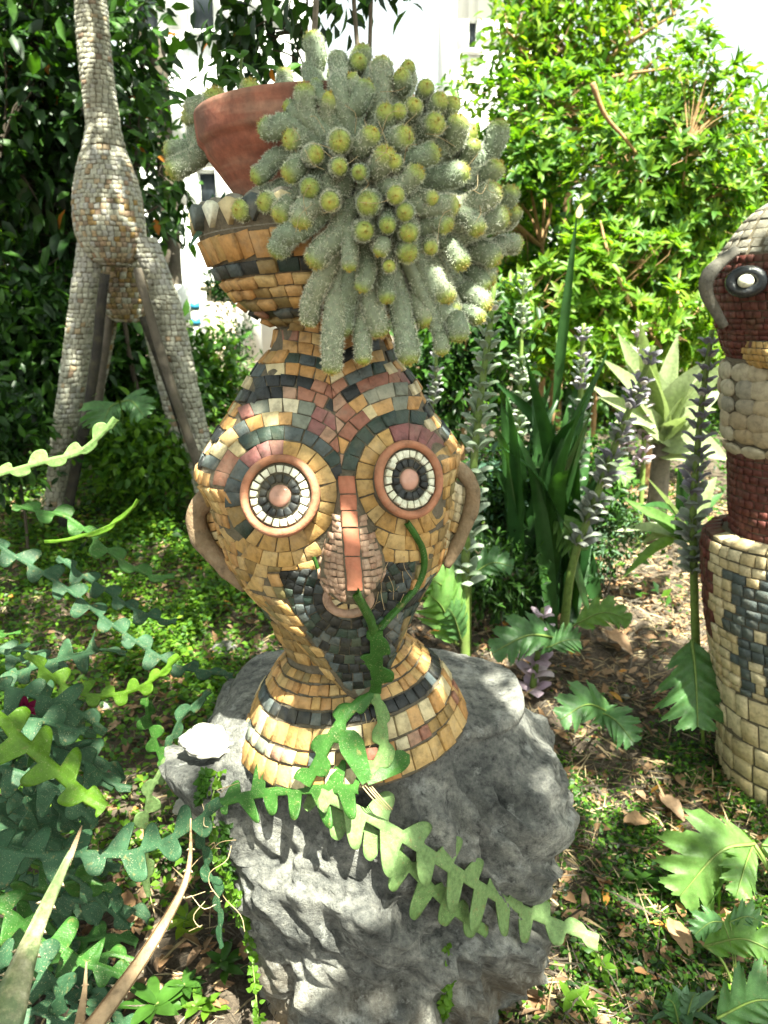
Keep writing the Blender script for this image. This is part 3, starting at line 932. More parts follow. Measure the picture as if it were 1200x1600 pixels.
# mortar bed under the beard
bedp = [cast(head_bvh, *(np.array(p) * .97 + np.array(MO) * .03)) for p in BEARD[:-1]]
cb = cast(head_bvh, 548, 985)
beardo = part_mesh("beard", [q[0] + q[1] * .0012 for q in bedp if q] + [cb[0] + cb[1] * .0012], [(i, i + 1, len([q for q in bedp if q])) for i in range(len([q for q in bedp if q]) - 1)], M['grout'], head)
emit(bt, beardo, "beard_tile", 300, "small_beard_tiles")

# nose
nose = part_mesh("nose", nV, nF, M['grout'], head)
for (y0, y1) in ((744, 771), (773, 797), (799, 823), (826, 868), (870, 921)):
    k = max(4, int((y1 - y0) / 6)); V = []; F = []
    for i in range(k):
        yy = y0 + (y1 - y0) * i / (k - 1)
        for q in (-1, -.8, 0, .8, 1):
            hit = cast(nose_bvh, nose_cx(yy) + q * 10.8 + .5 * math.sin(yy * .7), yy)
            if hit is None: hit = cast(head_bvh, nose_cx(yy) + q * 10.8, yy)
            n_ = nrm(hit[1] + np.array([0, -1, 0]))
            V += [hit[0] - n_ * .003, hit[0] + n_ * (.0056 if abs(q) < .9 else .0046) * (1 if 0 < i < k - 1 else .8) + n_ * rng.normal() * .0006]
    for i in range(k - 1):
        for q in range(4):
            a0 = (i * 5 + q) * 2; b0 = a0 + 10; F.append((a0 + 1, a0 + 3, b0 + 3, b0 + 1))
        a0 = i * 10; F += [(a0, a0 + 1, a0 + 11, a0 + 10), (a0 + 9, a0 + 8, a0 + 18, a0 + 19)]
    for e_ in (0, (k - 1) * 10):
        for q in range(4): F.append((e_ + 2 * q, e_ + 2 * q + 2, e_ + 2 * q + 3, e_ + 2 * q + 1))
    o = link("terracotta_strip", raw_mesh("terracotta_strip", V, F), None, [M['strip']]); put(o, nose)
nt_ = []
y = 768.0
while y < 938:
    hgt_r = 9.5
    for side in (-1, 1):
        w = nose_half(y) - 14; nc = max(1, int(round(w / 9.0)))
        for k in range(nc):
            q0, q1 = k / nc, (k + 1) / nc
            def X(q, yy): return nose_cx(yy) + side * (14 + q * (nose_half(yy) - 14) * .98)
            lift = lambda q: -10 * q * q
            sh = rng.uniform(-2, 2)
            poly = [(X(q0, y), y + lift(q0) + sh), (X(q1, y), y + lift(q1) + sh), (X(q1, y + hgt_r), y + hgt_r + lift(q1) + sh), (X(q0, y + hgt_r), y + hgt_r + lift(q0) + sh)]
            t = px_tile(nose_bvh, poly, random.choices(['nose', 'pink'], [.85, .15])[0], h=.0045, gap=.7, jit=.5, minface=.03, spread=.05)
            if t: nt_.append(t)
    y += hgt_r
nt_ += [t for r in range(11) for t in loft_tiles(noseLoft, 752 + 14 * r, 766 + 14 * r, 34, lambda a, i: 'nose', h=.004, gap=.1, keep=lambda c, n: 0 <= n[1] + .35 and n[1] < .5 and facing(c, n) < .06)]
emit(nt_, nose, "nose_tile", 200, "small_nose_tiles")

# eyes
def disc_frame(n):
    n = nrm(n); r = nrm(np.cross(np.array([0, 0, 1.0]), n)); u = np.cross(n, r)
    return r, u, n
def make_eye(px, py, n, rad_px, label):
    h = cast(head_bvh, px, py)[0]; n = nrm(np.array(n, float)); c = h + n * .004
    R = rad_px * mpp(h); r, u, n = disc_frame(n)
    W = lambda x, y, z=0: c + r * x + u * y + n * z
    mb = MB(); K = 40
    V = [W(R * .93 * math.cos(a), R * .93 * math.sin(a), z) for z in (-.03, .004) for a in np.linspace(0, 2 * PI, K, endpoint=False)]
    mb.add(V, [(j, (j + 1) % K, K + (j + 1) % K, K + j) for j in range(K)] + [tuple(range(K, 2 * K))])
    eye = mb.build("eye", M['grout'], None); put(eye, head)
    minor = R * .105; pth = [W((R - minor) * math.cos(a), (R - minor) * math.sin(a), .006) for a in np.linspace(0, 2 * PI, 57)]
    V = []; F = []; nsg = 12
    for i in range(56):
        a = 2 * PI * i / 56
        wob = 1 + .05 * math.sin(3 * a + px)
        for j in range(nsg):
            q = 2 * PI * j / nsg; rr = R - minor + minor * wob * math.cos(q)
            V.append(W(rr * math.cos(a), rr * math.sin(a), .006 + minor * 1.25 * wob * math.sin(q)))
    F = [(i * nsg + j, ((i + 1) % 56) * nsg + j, ((i + 1) % 56) * nsg + (j + 1) % nsg, i * nsg + (j + 1) % nsg) for i in range(56) for j in range(nsg)]
    put(link("eye_ring", raw_mesh("eye_ring", V, F, True), None, [M['terra']]), eye)
    for nm, cnt, r0, r1, mt in (("white_tile", 21, .545, .745, 'white'), ("dark_tile", 14, .315, .53, 'dark')):
        ts = []
        ph = rng.uniform(0, .3)
        for i in range(cnt):
            w = 2 * PI / cnt; g = .07 + rng.uniform(0, .04)
            a0 = ph + i * w + w * g + rng.normal() * w * .03; a1 = ph + (i + 1) * w - w * g
            q0 = R * (r0 + rng.uniform(0, .025)); q1 = R * (r1 - rng.uniform(0, .025))
            cc = np.array([W(q * math.cos(a), q * math.sin(a), .004) for q, a in ((q0, a0), (q1, a0), (q1, a1), (q0, a1))])
            ts.append(Tile(cc, n, mt, .005, 100))
        emit(ts, eye, nm, 40, "rest")
    V = []; F = []
    for i, (rr, z) in enumerate([(1, 0), (.96, .004), (.75, .007), (.4, .009), (0.02, .0095)]):
        for j in range(24):
            a = 2 * PI * j / 24; w = 1 + .05 * math.sin(2 * a + px)
            V.append(W(R * .275 * rr * w * math.cos(a), R * .275 * rr * math.sin(a), .003 + z))
    F = [(i * 24 + j, i * 24 + (j + 1) % 24, (i + 1) * 24 + (j + 1) % 24, (i + 1) * 24 + j) for i in range(4) for j in range(24)]
    put(link("pupil", raw_mesh("pupil", V, F, True), None, [M['quartz']]), eye)
    eye["label"] = label
make_eye(440, 775, (-.20, -1, .30), 65, "ringed eye left of the nose, lower of the two")
make_eye(635, 750, (.62, -1, .32), 62, "ringed eye right of the nose, higher of the two")

# mouth: oval clay lip round small triangles
h, hn, _ = cast(head_bvh, 545, 942)
n = nrm(np.array([-.02, -1, .02])); r, u, n = disc_frame(n); s = mpp(h); c = h + n * .002
W = lambda x, y, z=0: c + r * x + u * (y + .01) + n * z
V = []; nsg = 10; K = 44
for i in range(K):
    a = 2 * PI * i / K
    for j in range(nsg):
        q = 2 * PI * j / nsg; mi = .0085
        ax, ay = 33 * s + mi * math.cos(q), 23 * s + mi * math.cos(q)
        V.append(W(ax * math.cos(a), ay * math.sin(a), .006 + mi * 1.5 * math.sin(q)))
F = [(i * nsg + j, ((i + 1) % K) * nsg + j, ((i + 1) % K) * nsg + (j + 1) % nsg, i * nsg + (j + 1) % nsg) for i in range(K) for j in range(nsg)]
V2 = [W(32 * s * math.cos(2 * PI * i / K), 22 * s * math.sin(2 * PI * i / K), .003) for i in range(K)]
mouth = part_mesh("mouth", V2, [tuple(range(K))], M['grout'], head, False)
put(link("lip", raw_mesh("lip", V, F, True), None, [M['nose']]), mouth)
ts = []
for i in range(8):
    a = 2 * PI * (i + .5) / 8; w = .34
    cc = np.array([W(27 * s * math.cos(a - w), 17 * s * math.sin(a - w), .004), W(27 * s * math.cos(a + w), 17 * s * math.sin(a + w), .004), W(7 * s * math.cos(a), 4 * s * math.sin(a), .004)])
    ts.append(Tile(cc, n, 'ochre' if i % 2 else 'cream', .005, 60))
for i in range(8):
    a = 2 * PI * i / 8
    cc = np.array([W(7 * s * math.cos(a - .3), 4 * s * math.sin(a - .3), .004), W(22 * s * math.cos(a - .12), 13 * s * math.sin(a - .12), .004), W(22 * s * math.cos(a + .12), 13 * s * math.sin(a + .12), .004), W(7 * s * math.cos(a + .3), 4 * s * math.sin(a + .3), .004)])
    ts.append(Tile(cc, n, 'dark', .004, 60))
emit(ts, mouth, "mouth_tile", 20, "rest")

# ears: bent clay handles over small tiled plates
def make_ear(pts, rad, inner, Yd, cols, ncol, nrow, label, tilt):
    path = catmull([P(x, y, Y0 + d) for x, y, d in pts], 40)
    sc = mpp(path[20]); tt = np.linspace(0, 1, 40)
    rr = rad * sc * np.interp(tt, [0, .06, .5, .8, 1], [.85, 1, 1.0, .9, .5]) * (1 + .05 * np.sin(tt * 17) + .03 * np.sin(tt * 41 + 1))
    V, F = tube(path, rr, 14)
    ear = part_mesh("ear", V, F, M['clay'], head); ear["label"] = label
    A, B = inner    # outer curve, inner curve in pixels
    CA = catmull([P(x, y, Y0 + d) for x, y, d in A], nrow + 1); CB = catmull([P(x, y, Y0 + d) for x, y, d in B], nrow + 1)
    pv = [p + np.array([0, .006, 0]) for p in CA] + [p + np.array([0, .006, 0]) for p in CB]
    bv = [p + np.array([0, .04, 0]) for p in CA] + [p + np.array([0, .04, 0]) for p in CB]
    k = nrow + 1; F = []
    for i in range(nrow): F += [(i, i + 1, k + i + 1, k + i), (2 * k + i, 3 * k + i, 3 * k + i + 1, 2 * k + i + 1), (i, 2 * k + i, 2 * k + i + 1, i + 1), (k + i, k + i + 1, 3 * k + i + 1, 3 * k + i)]
    put(link("ear_plate", raw_mesh("ear_plate", pv + bv, F), None, [M['grout']]), ear)
    ts = []
    for i in range(nrow):
        for j in range(ncol):
            q0, q1 = j / ncol + .04, (j + 1) / ncol - .04
            f = lambda i_, q: (CA[i_] * (1 - q) + CB[i_] * q)
            a, b_, c_, d_ = f(i, q0), f(i, q1), f(i + 1, q1), f(i + 1, q0); cm = (a + b_ + c_ + d_) / 4
            cc = np.array([p + (cm - p) * .07 + rng.normal(size=3) * .0006 for p in (a, b_, c_, d_)])
            n = nrm(np.cross(b_ - a, d_ - a)); n = n if n[1] < 0 else -n
            ts.append(Tile(cc, n, random.choice(cols), .005, 100))
    emit(ts, ear, "ear_tile", 40, "rest")
make_ear([(345, 768, -.03), (325, 778, -.035), (307, 803, -.04), (313, 838, -.045), (336, 868, -.06), (362, 896, -.08), (384, 920, -.095)], 16.5,
         ([(322, 790, -.01), (318, 818, -.01), (330, 850, -.02), (362, 890, -.05)], [(350, 785, -.09), (352, 815, -.09), (362, 850, -.09), (384, 893, -.1)]), 0,
         ['orange', 'ochre', 'cream', 'ochre'], 3, 8, "clay handle ear on the left of the face", 0)
make_ear([(704, 728, -.05), (722, 737, -.05), (738, 762, -.05), (736, 795, -.055), (724, 828, -.07), (710, 860, -.08), (698, 886, -.095)], 12,
         ([(732, 765, -.03), (730, 795, -.035), (716, 835, -.05), (694, 878, -.07)], [(700, 748, -.09), (700, 785, -.09), (692, 822, -.1), (680, 865, -.1)]), 0,
         ['cream', 'beige', 'cream', 'ochre', 'beige'], 3, 8, "clay handle ear on the right of the face", 0)
sculpt_bvh = BVHTree.FromPolygons([Vector(v) for v in allV] + [Vector(v) for v in nV] + [Vector(v) for v in bV],
                                  allF + [tuple(i + len(allV) for i in f) for f in nF] + [tuple(int(i) + len(allV) + len(nV) for i in f) for f in bF])

# ------------------------------------------------------------------ terracotta pot in the bowl
potL = Loft(secs_px([(187, 308, 664), (190, 307, 665), (210, 309, 663), (229, 312, 660), (234, 314, 658), (240, 322, 650), (252, 327, 645), (300, 363, 610), (340, 392, 580), (362, 402, 570)], Y0, roll=.05), 2.0)
V, F = potL.mesh(48, 80, False, True)
mb = MB(); mb.add(V, F)
ctr = (potL.pt(190, 0) + potL.pt(190, PI)) / 2
V = []
for t, s in ((187, 1.0), (186.5, .975), (190, .945), (215, .92)):
    tt = max(t, 187)
    cc = (potL.pt(tt, 0) + potL.pt(tt, PI)) / 2
    V += [cc + (potL.pt(tt, 2 * PI * j / 80) - cc) * s for j in range(80)]
mb.add(V, [(i * 80 + j, i * 80 + (j + 1) % 80, (i + 1) * 80 + (j + 1) % 80, (i + 1) * 80 + j) for i in range(3) for j in range(80)])
pb = P(487, 362, Y0)
m, nt, b = mat_base("stained_terracotta")
n1 = tex_noise(nt, 10, 8, .7, "World"); n2 = tex_noise(nt, 70, 6, .7, "World"); n3 = tex_noise(nt, 4, 4, .6, "World")
c = ramp(nt, n1.outputs[0], [(.3, (.13, .04, .028)), (.5, (.24, .075, .045)), (.68, (.33, .12, .075)), (.82, (.45, .24, .17))])
c = mixc(nt, ramp(nt, n3.outputs[0], [(.5, (0, 0, 0)), (.68, (.6,) * 3)]), c, (.10, .05, .035))
ge = nt.nodes.new("ShaderNodeNewGeometry"); vm_ = nt.nodes.new("ShaderNodeVectorMath"); vm_.operation = 'MULTIPLY'; vm_.inputs[1].default_value = (26, 26, 3.0)
nt.links.new(ge.outputs["Position"], vm_.inputs[0]); ns_ = nt.nodes.new("ShaderNodeTexNoise"); ns_.inputs["Scale"].default_value = 1.0; ns_.inputs["Detail"].default_value = 5; nt.links.new(vm_.outputs[0], ns_.inputs["Vector"])
c = mixc(nt, ramp(nt, ns_.outputs[0], [(.52, (0, 0, 0)), (.66, (.55,) * 3)]), c, (.09, .045, .03))
vm2 = nt.nodes.new("ShaderNodeVectorMath"); vm2.operation = 'MULTIPLY'; vm2.inputs[1].default_value = (3, 3, 34); nt.links.new(ge.outputs["Position"], vm2.inputs[0])
nl_ = nt.nodes.new("ShaderNodeTexNoise"); nl_.inputs["Scale"].default_value = 1.0; nl_.inputs["Detail"].default_value = 4; nt.links.new(vm2.outputs[0], nl_.inputs["Vector"])
c = mixc(nt, ramp(nt, nl_.outputs[0], [(.53, (0, 0, 0)), (.7, (.6,) * 3)]), c, (.36, .22, .16))
c = mixc(nt, 1, c, ramp(nt, n2.outputs[0], [(.35, (.75,) * 3), (.65, (1.15,) * 3)]), 'MULTIPLY')
nt.links.new(c, b.inputs["Base Color"]); b.inputs["Roughness"].default_value = .8
bump(nt, n2.outputs[0], b, .25, .004)
pot = empty("terracotta_pot", pb, "red terracotta flowerpot set in the mosaic bowl on the head", "flowerpot")
put(mb.build("pot_body", m, None, True), pot)
cc = (potL.pt(205, 0) + potL.pt(205, PI)) / 2
V = [cc + (potL.pt(205, 2 * PI * j / 60) - cc) * .93 for j in range(60)] + [cc + np.array([0, 0, .03])]
put(link("soil", raw_mesh("soil", V, [(j, (j + 1) % 60, 60) for j in range(60)], True), None, [M['soil']]), pot)
# ------------------------------------------------------------------ the woolly cactus
def cactus_mats():
    out = []
    for nm, stops, rough in (("cactus_skin", [(0, (.185, .22, .155)), (.4, (.20, .24, .14)), (.75, (.27, .33, .07)), (1, (.36, .34, .07))], .6),
                             ("cactus_spine", [(0, (.74, .76, .70)), (.4, (.74, .76, .62)), (.75, (.64, .64, .32)), (1, (.60, .44, .12))], .7)):
        m, nt, b = mat_base(nm)
        at = nt.nodes.new("ShaderNodeAttribute"); at.attribute_name = "tip"
        c = ramp(nt, at.outputs["Fac"], stops)
        n1 = tex_noise(nt, 130, 4, .6, "World")
        c = mixc(nt, 1, c, ramp(nt, n1.outputs[0], [(.3, (.65,) * 3), (.7, (1.25,) * 3)]), 'MULTIPLY')
        oi = nt.nodes.new("ShaderNodeObjectInfo")
        c = mixc(nt, 1, c, ramp(nt, oi.outputs["Random"], [(0, (.82, .86, .8)), (1, (1.12, 1.06, 1.0))]), 'MULTIPLY')
        nt.links.new(c, b.inputs["Base Color"]); b.inputs["Roughness"].default_value = rough
        if nm == "cactus_spine":
            t = nt.nodes.new("ShaderNodeBsdfTranslucent"); nt.links.new(c, t.inputs[0])
            mx = nt.nodes.new("ShaderNodeMixShader"); mx.inputs[0].default_value = .4
            nt.links.new(b.outputs[0], mx.inputs[1]); nt.links.new(t.outputs[0], mx.inputs[2]); nt.links.new(mx.outputs[0], nt.nodes["Material Output"].inputs[0])
        out.append(m)
    return out
SKIN, SPINE = cactus_mats()
def cactus_stem(ctrl, r, root, dens=1.0):
    """ctrl: points from root to tip"""
    p = catmull(ctrl, 18); seg = np.linalg.norm(np.diff(p, axis=0), axis=1); Lt = seg.sum()
    T0 = nrm(p[-1] - p[-2])
    # domed tip
    rs = r * .93
    q = np.array([0, .35, .62, .82, .94, 1.0]); dome = np.sqrt(1 - q ** 2); dome[-1] = .03
    path = np.concatenate([p[:-1], p[-1] + T0[None] * (q[:, None] - 1) * rs * .9])
    keep = np.ones(len(path), bool)
    rad = np.concatenate([np.full(len(p) - 1, rs), rs * dome])
    # narrow towards the root
    s_all = np.concatenate([[0], np.cumsum(np.linalg.norm(np.diff(path, axis=0), axis=1))])
    # remove non monotone points near the tip start
    prog = (path - p[-1]) @ T0
    ok = [i for i in range(len(path)) if i >= len(p) - 1 or prog[i] < -rs * .95 or i < 3]
    path = path[ok]; rad = rad[ok]
    s = np.concatenate([[0], np.cumsum(np.linalg.norm(np.diff(path, axis=0), axis=1))]); Lt = s[-1]
    rad = rad * np.interp(s / Lt, [0, .25, .6, 1], [.9, .98, 1.0, 1.0]) * (1 + .03 * np.sin(s / r * 1.7 + rng.uniform(0, 6)))
    ns = 14
    V, F = tube(path, rad, ns, True)
    tipv = np.repeat(np.clip(1 - (Lt - s) / (r * 1.2), 0, 1), ns) * .92
    # woolly spines from areoles on a spiral
    T, N, B = frames(path)
    vis0 = max(0, Lt - r * 11)
    nA = int(dens * 2 * PI * rs * (Lt - vis0) / (.0043 ** 2)); nA = max(60, min(nA, 1100))
    k = np.arange(nA); sa = np.clip(vis0 + (Lt - vis0) * (k + .5 + rng.normal(size=nA) * 14) / nA, vis0, Lt * .9999); an = k * 2.39996 + rng.normal(size=nA) * .35
    # denser near tip dome
    ii = np.interp(sa, s, np.arange(len(s))); i0 = np.minimum(ii.astype(int), len(s) - 2); fr_ = ii - i0
    lerp = lambda A: A[i0] * (1 - fr_)[:, None] + A[i0 + 1] * fr_[:, None]
    C = lerp(path); Tn = nrm(lerp(T)); Nn = nrm(lerp(N)); Bn = nrm(np.cross(Tn, Nn)); R = rad[i0] * (1 - fr_) + rad[i0 + 1] * fr_
    radial = Nn * np.cos(an)[:, None] + Bn * np.sin(an)[:, None]
    dR = np.interp(sa, s[:-1] + np.diff(s) / 2, -np.diff(rad) / np.maximum(np.diff(s), 1e-6)); dR = np.clip(dR, -.2, 3)
    nor = nrm(radial + Tn * dR[:, None])
    A = C + radial * R[:, None]
    per = 6
    A5 = np.repeat(A, per, 0); n5 = np.repeat(nor, per, 0); t5 = np.repeat(np.clip(1 - (Lt - sa) / (r * 1.0), 0, 1), per)
    T5 = np.repeat(Tn, per, 0)
    d = nrm(n5 * .75 + rng.normal(size=A5.shape) * .55 + T5 * .25)
    L5 = r * rng.uniform(.14, .34, size=len(A5)); W = .00034
    side = nrm(np.cross(d, rng.normal(size=A5.shape)))
    SV = np.stack([A5 - side * W, A5 + side * W, A5 + d * L5[:, None]], 1).reshape(-1, 3)
    SF = np.arange(len(SV)).reshape(-1, 3)
    st = np.repeat(np.clip(t5 + .1 * rng.normal(size=len(t5)), 0, 1), 3)
    Vn = np.concatenate([V, SV]); Fn = F + [tuple(f + len(V)) for f in SF]
    org = path[-1]
    me = raw_mesh("stem", Vn - org, Fn, True, np.concatenate([np.zeros(len(F)), np.ones(len(SF))]))
    add_attr(me, "tip", np.concatenate([tipv, st]))
    o = link("stem", me, None, [SKIN, SPINE], org); put(o, root)
    return o
cc_px = (585, 285); YC = 1.40
CORE = P(575, 270, 1.26)
pv_, pf_ = potL.mesh(40, 60, True, True)
vessel_bvh = BVHTree.FromPolygons([Vector(v) for v in allV] + [Vector(v) for v in pv_], allF + [tuple(i + len(allV) for i in f) for f in pf_])
def clear_of(x, y, d, r):
    h = cast(vessel_bvh, x, y)
    return d if h is None else min(d, h[0][1] - r * d / FPX * 1.1 - .004)
cactus = empty("cactus", P(500, 200, Y0), "woolly grey green cactus of many finger stems spilling over the terracotta pot", "cactus")
# tip x, y, visible base x, y, radius (in half pixels from (240,0))
ST = [(490, 98, 495, 240, 38), (572, 172, 580, 290, 40), (645, 138, 642, 210, 40), (645, 182, 650, 240, 34), (715, 178, 715, 270, 38), (772, 220, 760, 290, 38), (797, 198, 800, 260, 30),
      (470, 258, 490, 380, 40), (555, 288, 555, 395, 38), (672, 250, 625, 360, 42), (330, 388, 430, 388, 38), (412, 432, 500, 425, 42), (513, 480, 525, 470, 36), (583, 440, 590, 440, 40), (583, 520, 590, 505, 33),
      (640, 537, 645, 520, 33), (690, 405, 640, 470, 42), (725, 335, 700, 395, 38), (768, 340, 760, 380, 32), (820, 318, 785, 380, 38), (855, 262, 840, 330, 34), (890, 375, 830, 425, 42), (800, 415, 735, 435, 40),
      (730, 465, 695, 530, 42), (752, 498, 745, 530, 30), (893, 470, 790, 500, 42), (835, 525, 745, 590, 42), (960, 360, 920, 445, 42), (1000, 400, 950, 460, 38), (985, 530, 860, 560, 42), (1090, 375, 1020, 490, 42),
      (1085, 505, 1000, 560, 42), (1080, 585, 950, 655, 46), (1125, 580, 1050, 650, 36), (955, 642, 815, 630, 42), (1112, 672, 940, 725, 46), (1135, 645, 1080, 695, 34), (928, 713, 830, 710, 40), (1150, 765, 1030, 778, 38),
      (1080, 820, 960, 790, 40), (972, 838, 890, 750, 42), (1045, 905, 960, 830, 40), (1050, 965, 940, 880, 40), (922, 945, 850, 800, 45), (938, 985, 890, 900, 42), (860, 1020, 815, 880, 38), (1030, 1000, 930, 960, 36),
      (955, 1070, 925, 1000, 38), (902, 1112, 885, 1020, 28), (802, 1140, 755, 900, 45), (712, 1052, 680, 880, 40), (655, 1140, 655, 960, 32), (557, 1170, 575, 900, 38), (587, 1052, 615, 880, 42), (488, 1018, 535, 850, 38),
      (490, 832, 570, 740, 40), (612, 848, 612, 690, 30), (645, 912, 660, 780, 34), (731, 945, 725, 850, 34), (800, 803, 800, 770, 40), (797, 735, 790, 720, 36), (730, 710, 735, 700, 32), (785, 665, 760, 640, 34),
      (663, 722, 668, 705, 40), (665, 635, 668, 620, 44), (757, 610, 750, 600, 34), (550, 632, 550, 570, 36), (485, 588, 520, 550, 40), (408, 552, 470, 500, 42), (308, 560, 400, 490, 38), (258, 655, 350, 610, 37),
      (335, 632, 400, 590, 36), (385, 685, 450, 610, 40), (458, 715, 500, 640, 40), (380, 802, 450, 720, 42), (700, 800, 700, 760, 30), (868, 780, 860, 760, 28), (737, 830, 735, 810, 25), (405, 332, 440, 350, 28),
      (905, 300, 880, 360, 34), (945, 310, 910, 370, 34), (510, 250, 530, 310, 30), (610, 230, 615, 300, 30), (1010, 440, 960, 500, 34), (1060, 890, 980, 800, 34), (880, 620, 800, 600, 30), (1020, 730, 930, 690, 36)]
for i, (tx, ty, bx, by, r) in enumerate(ST):
    tx, ty, bx, by, r = 240 + tx / 2, ty / 2, 240 + bx / 2, by / 2, r / 2
    rho = math.hypot(tx - 590, (ty - 300)) / 235.0
    dep = YC - .235 * math.sqrt(max(0.0, 1 - min(1, rho) ** 2)) - .015
    if ty > 400: dep = min(dep, YC - .05 - .10 * min(1, (ty - 400) / 150))
    if tx > 720: dep += .03
    rhob = math.hypot(bx - 590, by - 300) / 235.0
    vis = math.hypot(tx - bx, ty - by)
    bdep = min(dep + max(.012, .11 - vis * .0016), YC - .02) if ty < 400 else dep + .03
    dep = clear_of(tx, ty, dep, r); bdep = clear_of(bx, by, bdep, r)
    tip = P(tx, ty, dep); base = P(bx, by, bdep)
    f = .65 if ty < 400 else .55
    root_p = base * (1 - f) + CORE * f if vis > 40 else base * .45 + CORE * .55
    rad = r * mpp(tip) * .90 * rng.uniform(.9, 1.1)
    mid = (tip + base) / 2 + np.array([0, 0, -.004 if ty < 330 else .006]) + rng.normal(size=3) * .005
    cactus_stem(np.array([root_p, base, mid, tip]), rad, cactus)
# hidden stems behind the front ones, and the ones leaning over the far left of the pot
for (tx, ty, bx, by, r, d0, d1) in [(305, 250, 300, 320, 36, 1.40, 1.42), (190, 275, 195, 345, 40, 1.42, 1.44), (92, 352, 130, 330, 36, 1.46, 1.46), (32, 470, 140, 470, 34, 1.47, 1.47), (42, 540, 150, 480, 36, 1.43, 1.45),
                                    (410, 212, 410, 290, 30, 1.46, 1.46), (125, 318, 150, 340, 28, 1.47, 1.47)]:
    tip = P(240 + tx / 2, ty / 2, d0); base = P(240 + bx / 2, by / 2, d1)
    if tx > 150: rt = P(240 + bx / 2 + 8, 190, d1 + .02); mid = (tip + base) / 2
    else: rt = P(338, 172, 1.47); mid = P(240 + (tx + bx) / 4 + 2, max(ty, by) / 2 * .5 + (ty + by) / 4 * .5 + 6, (d0 + d1) / 2)
    cactus_stem(np.array([rt, base, mid, tip] if tx > 150 or tx > 90 else [rt, P(308, 205, 1.47), base, tip]), r / 2 * mpp(tip), cactus)
for i in range(7):
    a = rng.uniform(-2.9, .9); q = rng.uniform(.35, .97)
    tx, ty = 600 + 195 * q * math.cos(a), 290 + 190 * q * math.sin(a)
    d = YC - .2 * math.sqrt(max(0, 1 - q * q)) + .07
    tip = P(tx, ty, d + .03); cactus_stem(np.array([CORE, CORE * .5 + tip * .5, tip]), 15 * mpp(tip), cactus, .5)
for i in range(5):
    tx, ty = rng.uniform(440, 690), rng.uniform(100, 265)
    rho = min(1, math.hypot(tx - 590, ty - 300) / 235.0)
    d = YC - .235 * math.sqrt(1 - rho * rho) + rng.uniform(.05, .09)
    tip = P(tx, ty, d); bp = P(tx * .6 + 575 * .4, ty * .5 + 285 * .5, d + .07); cactus_stem(np.array([CORE, bp, (bp + tip) / 2, tip]), rng.uniform(17, 21) * mpp(tip), cactus, .7)
# dry straws caught in the cactus
m_straw = stone_mat("dry_straw", [(.42, .31, .17), (.34, .24, .13), (.48, .38, .23)], rough=.7, scale=60, bstr=.1)
mb = MB()
for i in range(34):
    x, y = rng.uniform(430, 770), rng.uniform(130, 330)
    rho = math.hypot(x - 590, y - 300) / 235.0
    d = YC - .24 * math.sqrt(max(0, 1 - min(1, rho) ** 2)) - .02
    a = rng.uniform(0, PI); l = rng.uniform(20, 60)
    p0, p1 = P(x, y, d), P(x + l * math.cos(a), y + l * math.sin(a), d + rng.uniform(-.02, .03))
    V, F = tube(catmull([p0, (p0 + p1) / 2 + rng.normal(size=3) * .008, p1], 6), .00045, 4, False); mb.add(V, F)
o = mb.build("dry_straw", m_straw, None); o["kind"] = "stuff"; put(o, cactus)

# ------------------------------------------------------------------ leafy plants in the containers
M['leaf_mid'] = leaf_mat("mid_green_leaf", [(.038, .095, .014), (.05, .12, .018), (.03, .08, .012)])
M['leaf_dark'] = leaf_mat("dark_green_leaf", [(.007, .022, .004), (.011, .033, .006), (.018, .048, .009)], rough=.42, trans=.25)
M['leaf_bright'] = leaf_mat("bright_green_leaf", [(.085, .18, .018), (.115, .22, .022), (.07, .15, .015)], trans=.45)
M['leaf_yellow'] = leaf_mat("yellow_green_leaf", [(.14, .235, .022), (.18, .26, .028), (.11, .20, .018)], trans=.5)
M['leaf_orange'] = leaf_mat("orange_leaf", [(.42, .17, .02), (.36, .13, .02)], trans=.4, tcol=(1.2, 1, .6))
M['leaf_grey'] = leaf_mat("grey_green_leaf", [(.075, .135, .075), (.06, .115, .06), (.095, .155, .095)], trans=.2, rough=.5)
M['leaf_glauc'] = leaf_mat("blue_green_leaf", [(.055, .12, .075), (.07, .14, .09)], trans=.2)
M['stalk'] = stone_mat("green_stalk", [(.14, .20, .045), (.12, .18, .04)], rough=.5, scale=60, dust=.05, bstr=.1)
M['bark'] = stone_mat("grey_bark", [(.14, .115, .09), (.17, .14, .11)], rough=.9, scale=40, dust=.2, bstr=1)
M['twig'] = stone_mat("orange_brown_bark", [(.30, .17, .08), (.36, .22, .11)], rough=.85, scale=40, dust=.1, bstr=.8)
M['bark_dark'] = stone_mat("dark_bark", [(.045, .035, .025), (.055, .042, .03)], rough=.9, scale=40, dust=.1, bstr=1)

def one_leaf(root, base, d, nor, L, W, mat, name="leaf", nseg=8, curl=.35, fold=.12, shape=None):
    """single broad leaf as its own mesh"""
    d = nrm(d); S = nrm(np.cross(d, nor)); N = np.cross(S, d)
    shape = shape or (lambda t: math.sin(PI * min(1, t * .97 + .03)) ** .75)
    V = []; lat = [-1, -.5, 0, .5, 1]
    for i in range(nseg + 1):
        t = i / nseg; w = W / 2 * shape(t)
        c = base + d * (L * t) - N * (curl * L * t * t) 
        for l in lat: V.append(c + S * (w * l) + N * (fold * abs(l) * w * 2 + .03 * W * math.sin(7 * t + 3 * l)))
    F = [(i * 5 + j, i * 5 + j + 1, i * 5 + 6 + j, i * 5 + 5 + j) for i in range(nseg) for j in range(4)]
    o = link(name, raw_mesh(name, V, F, True), None, [mat]); put(o, root)
    return o
sprig = empty("sprig", P(385, 165, 1.47), "green leafy sprig growing up behind the rim of the terracotta pot", "plant")
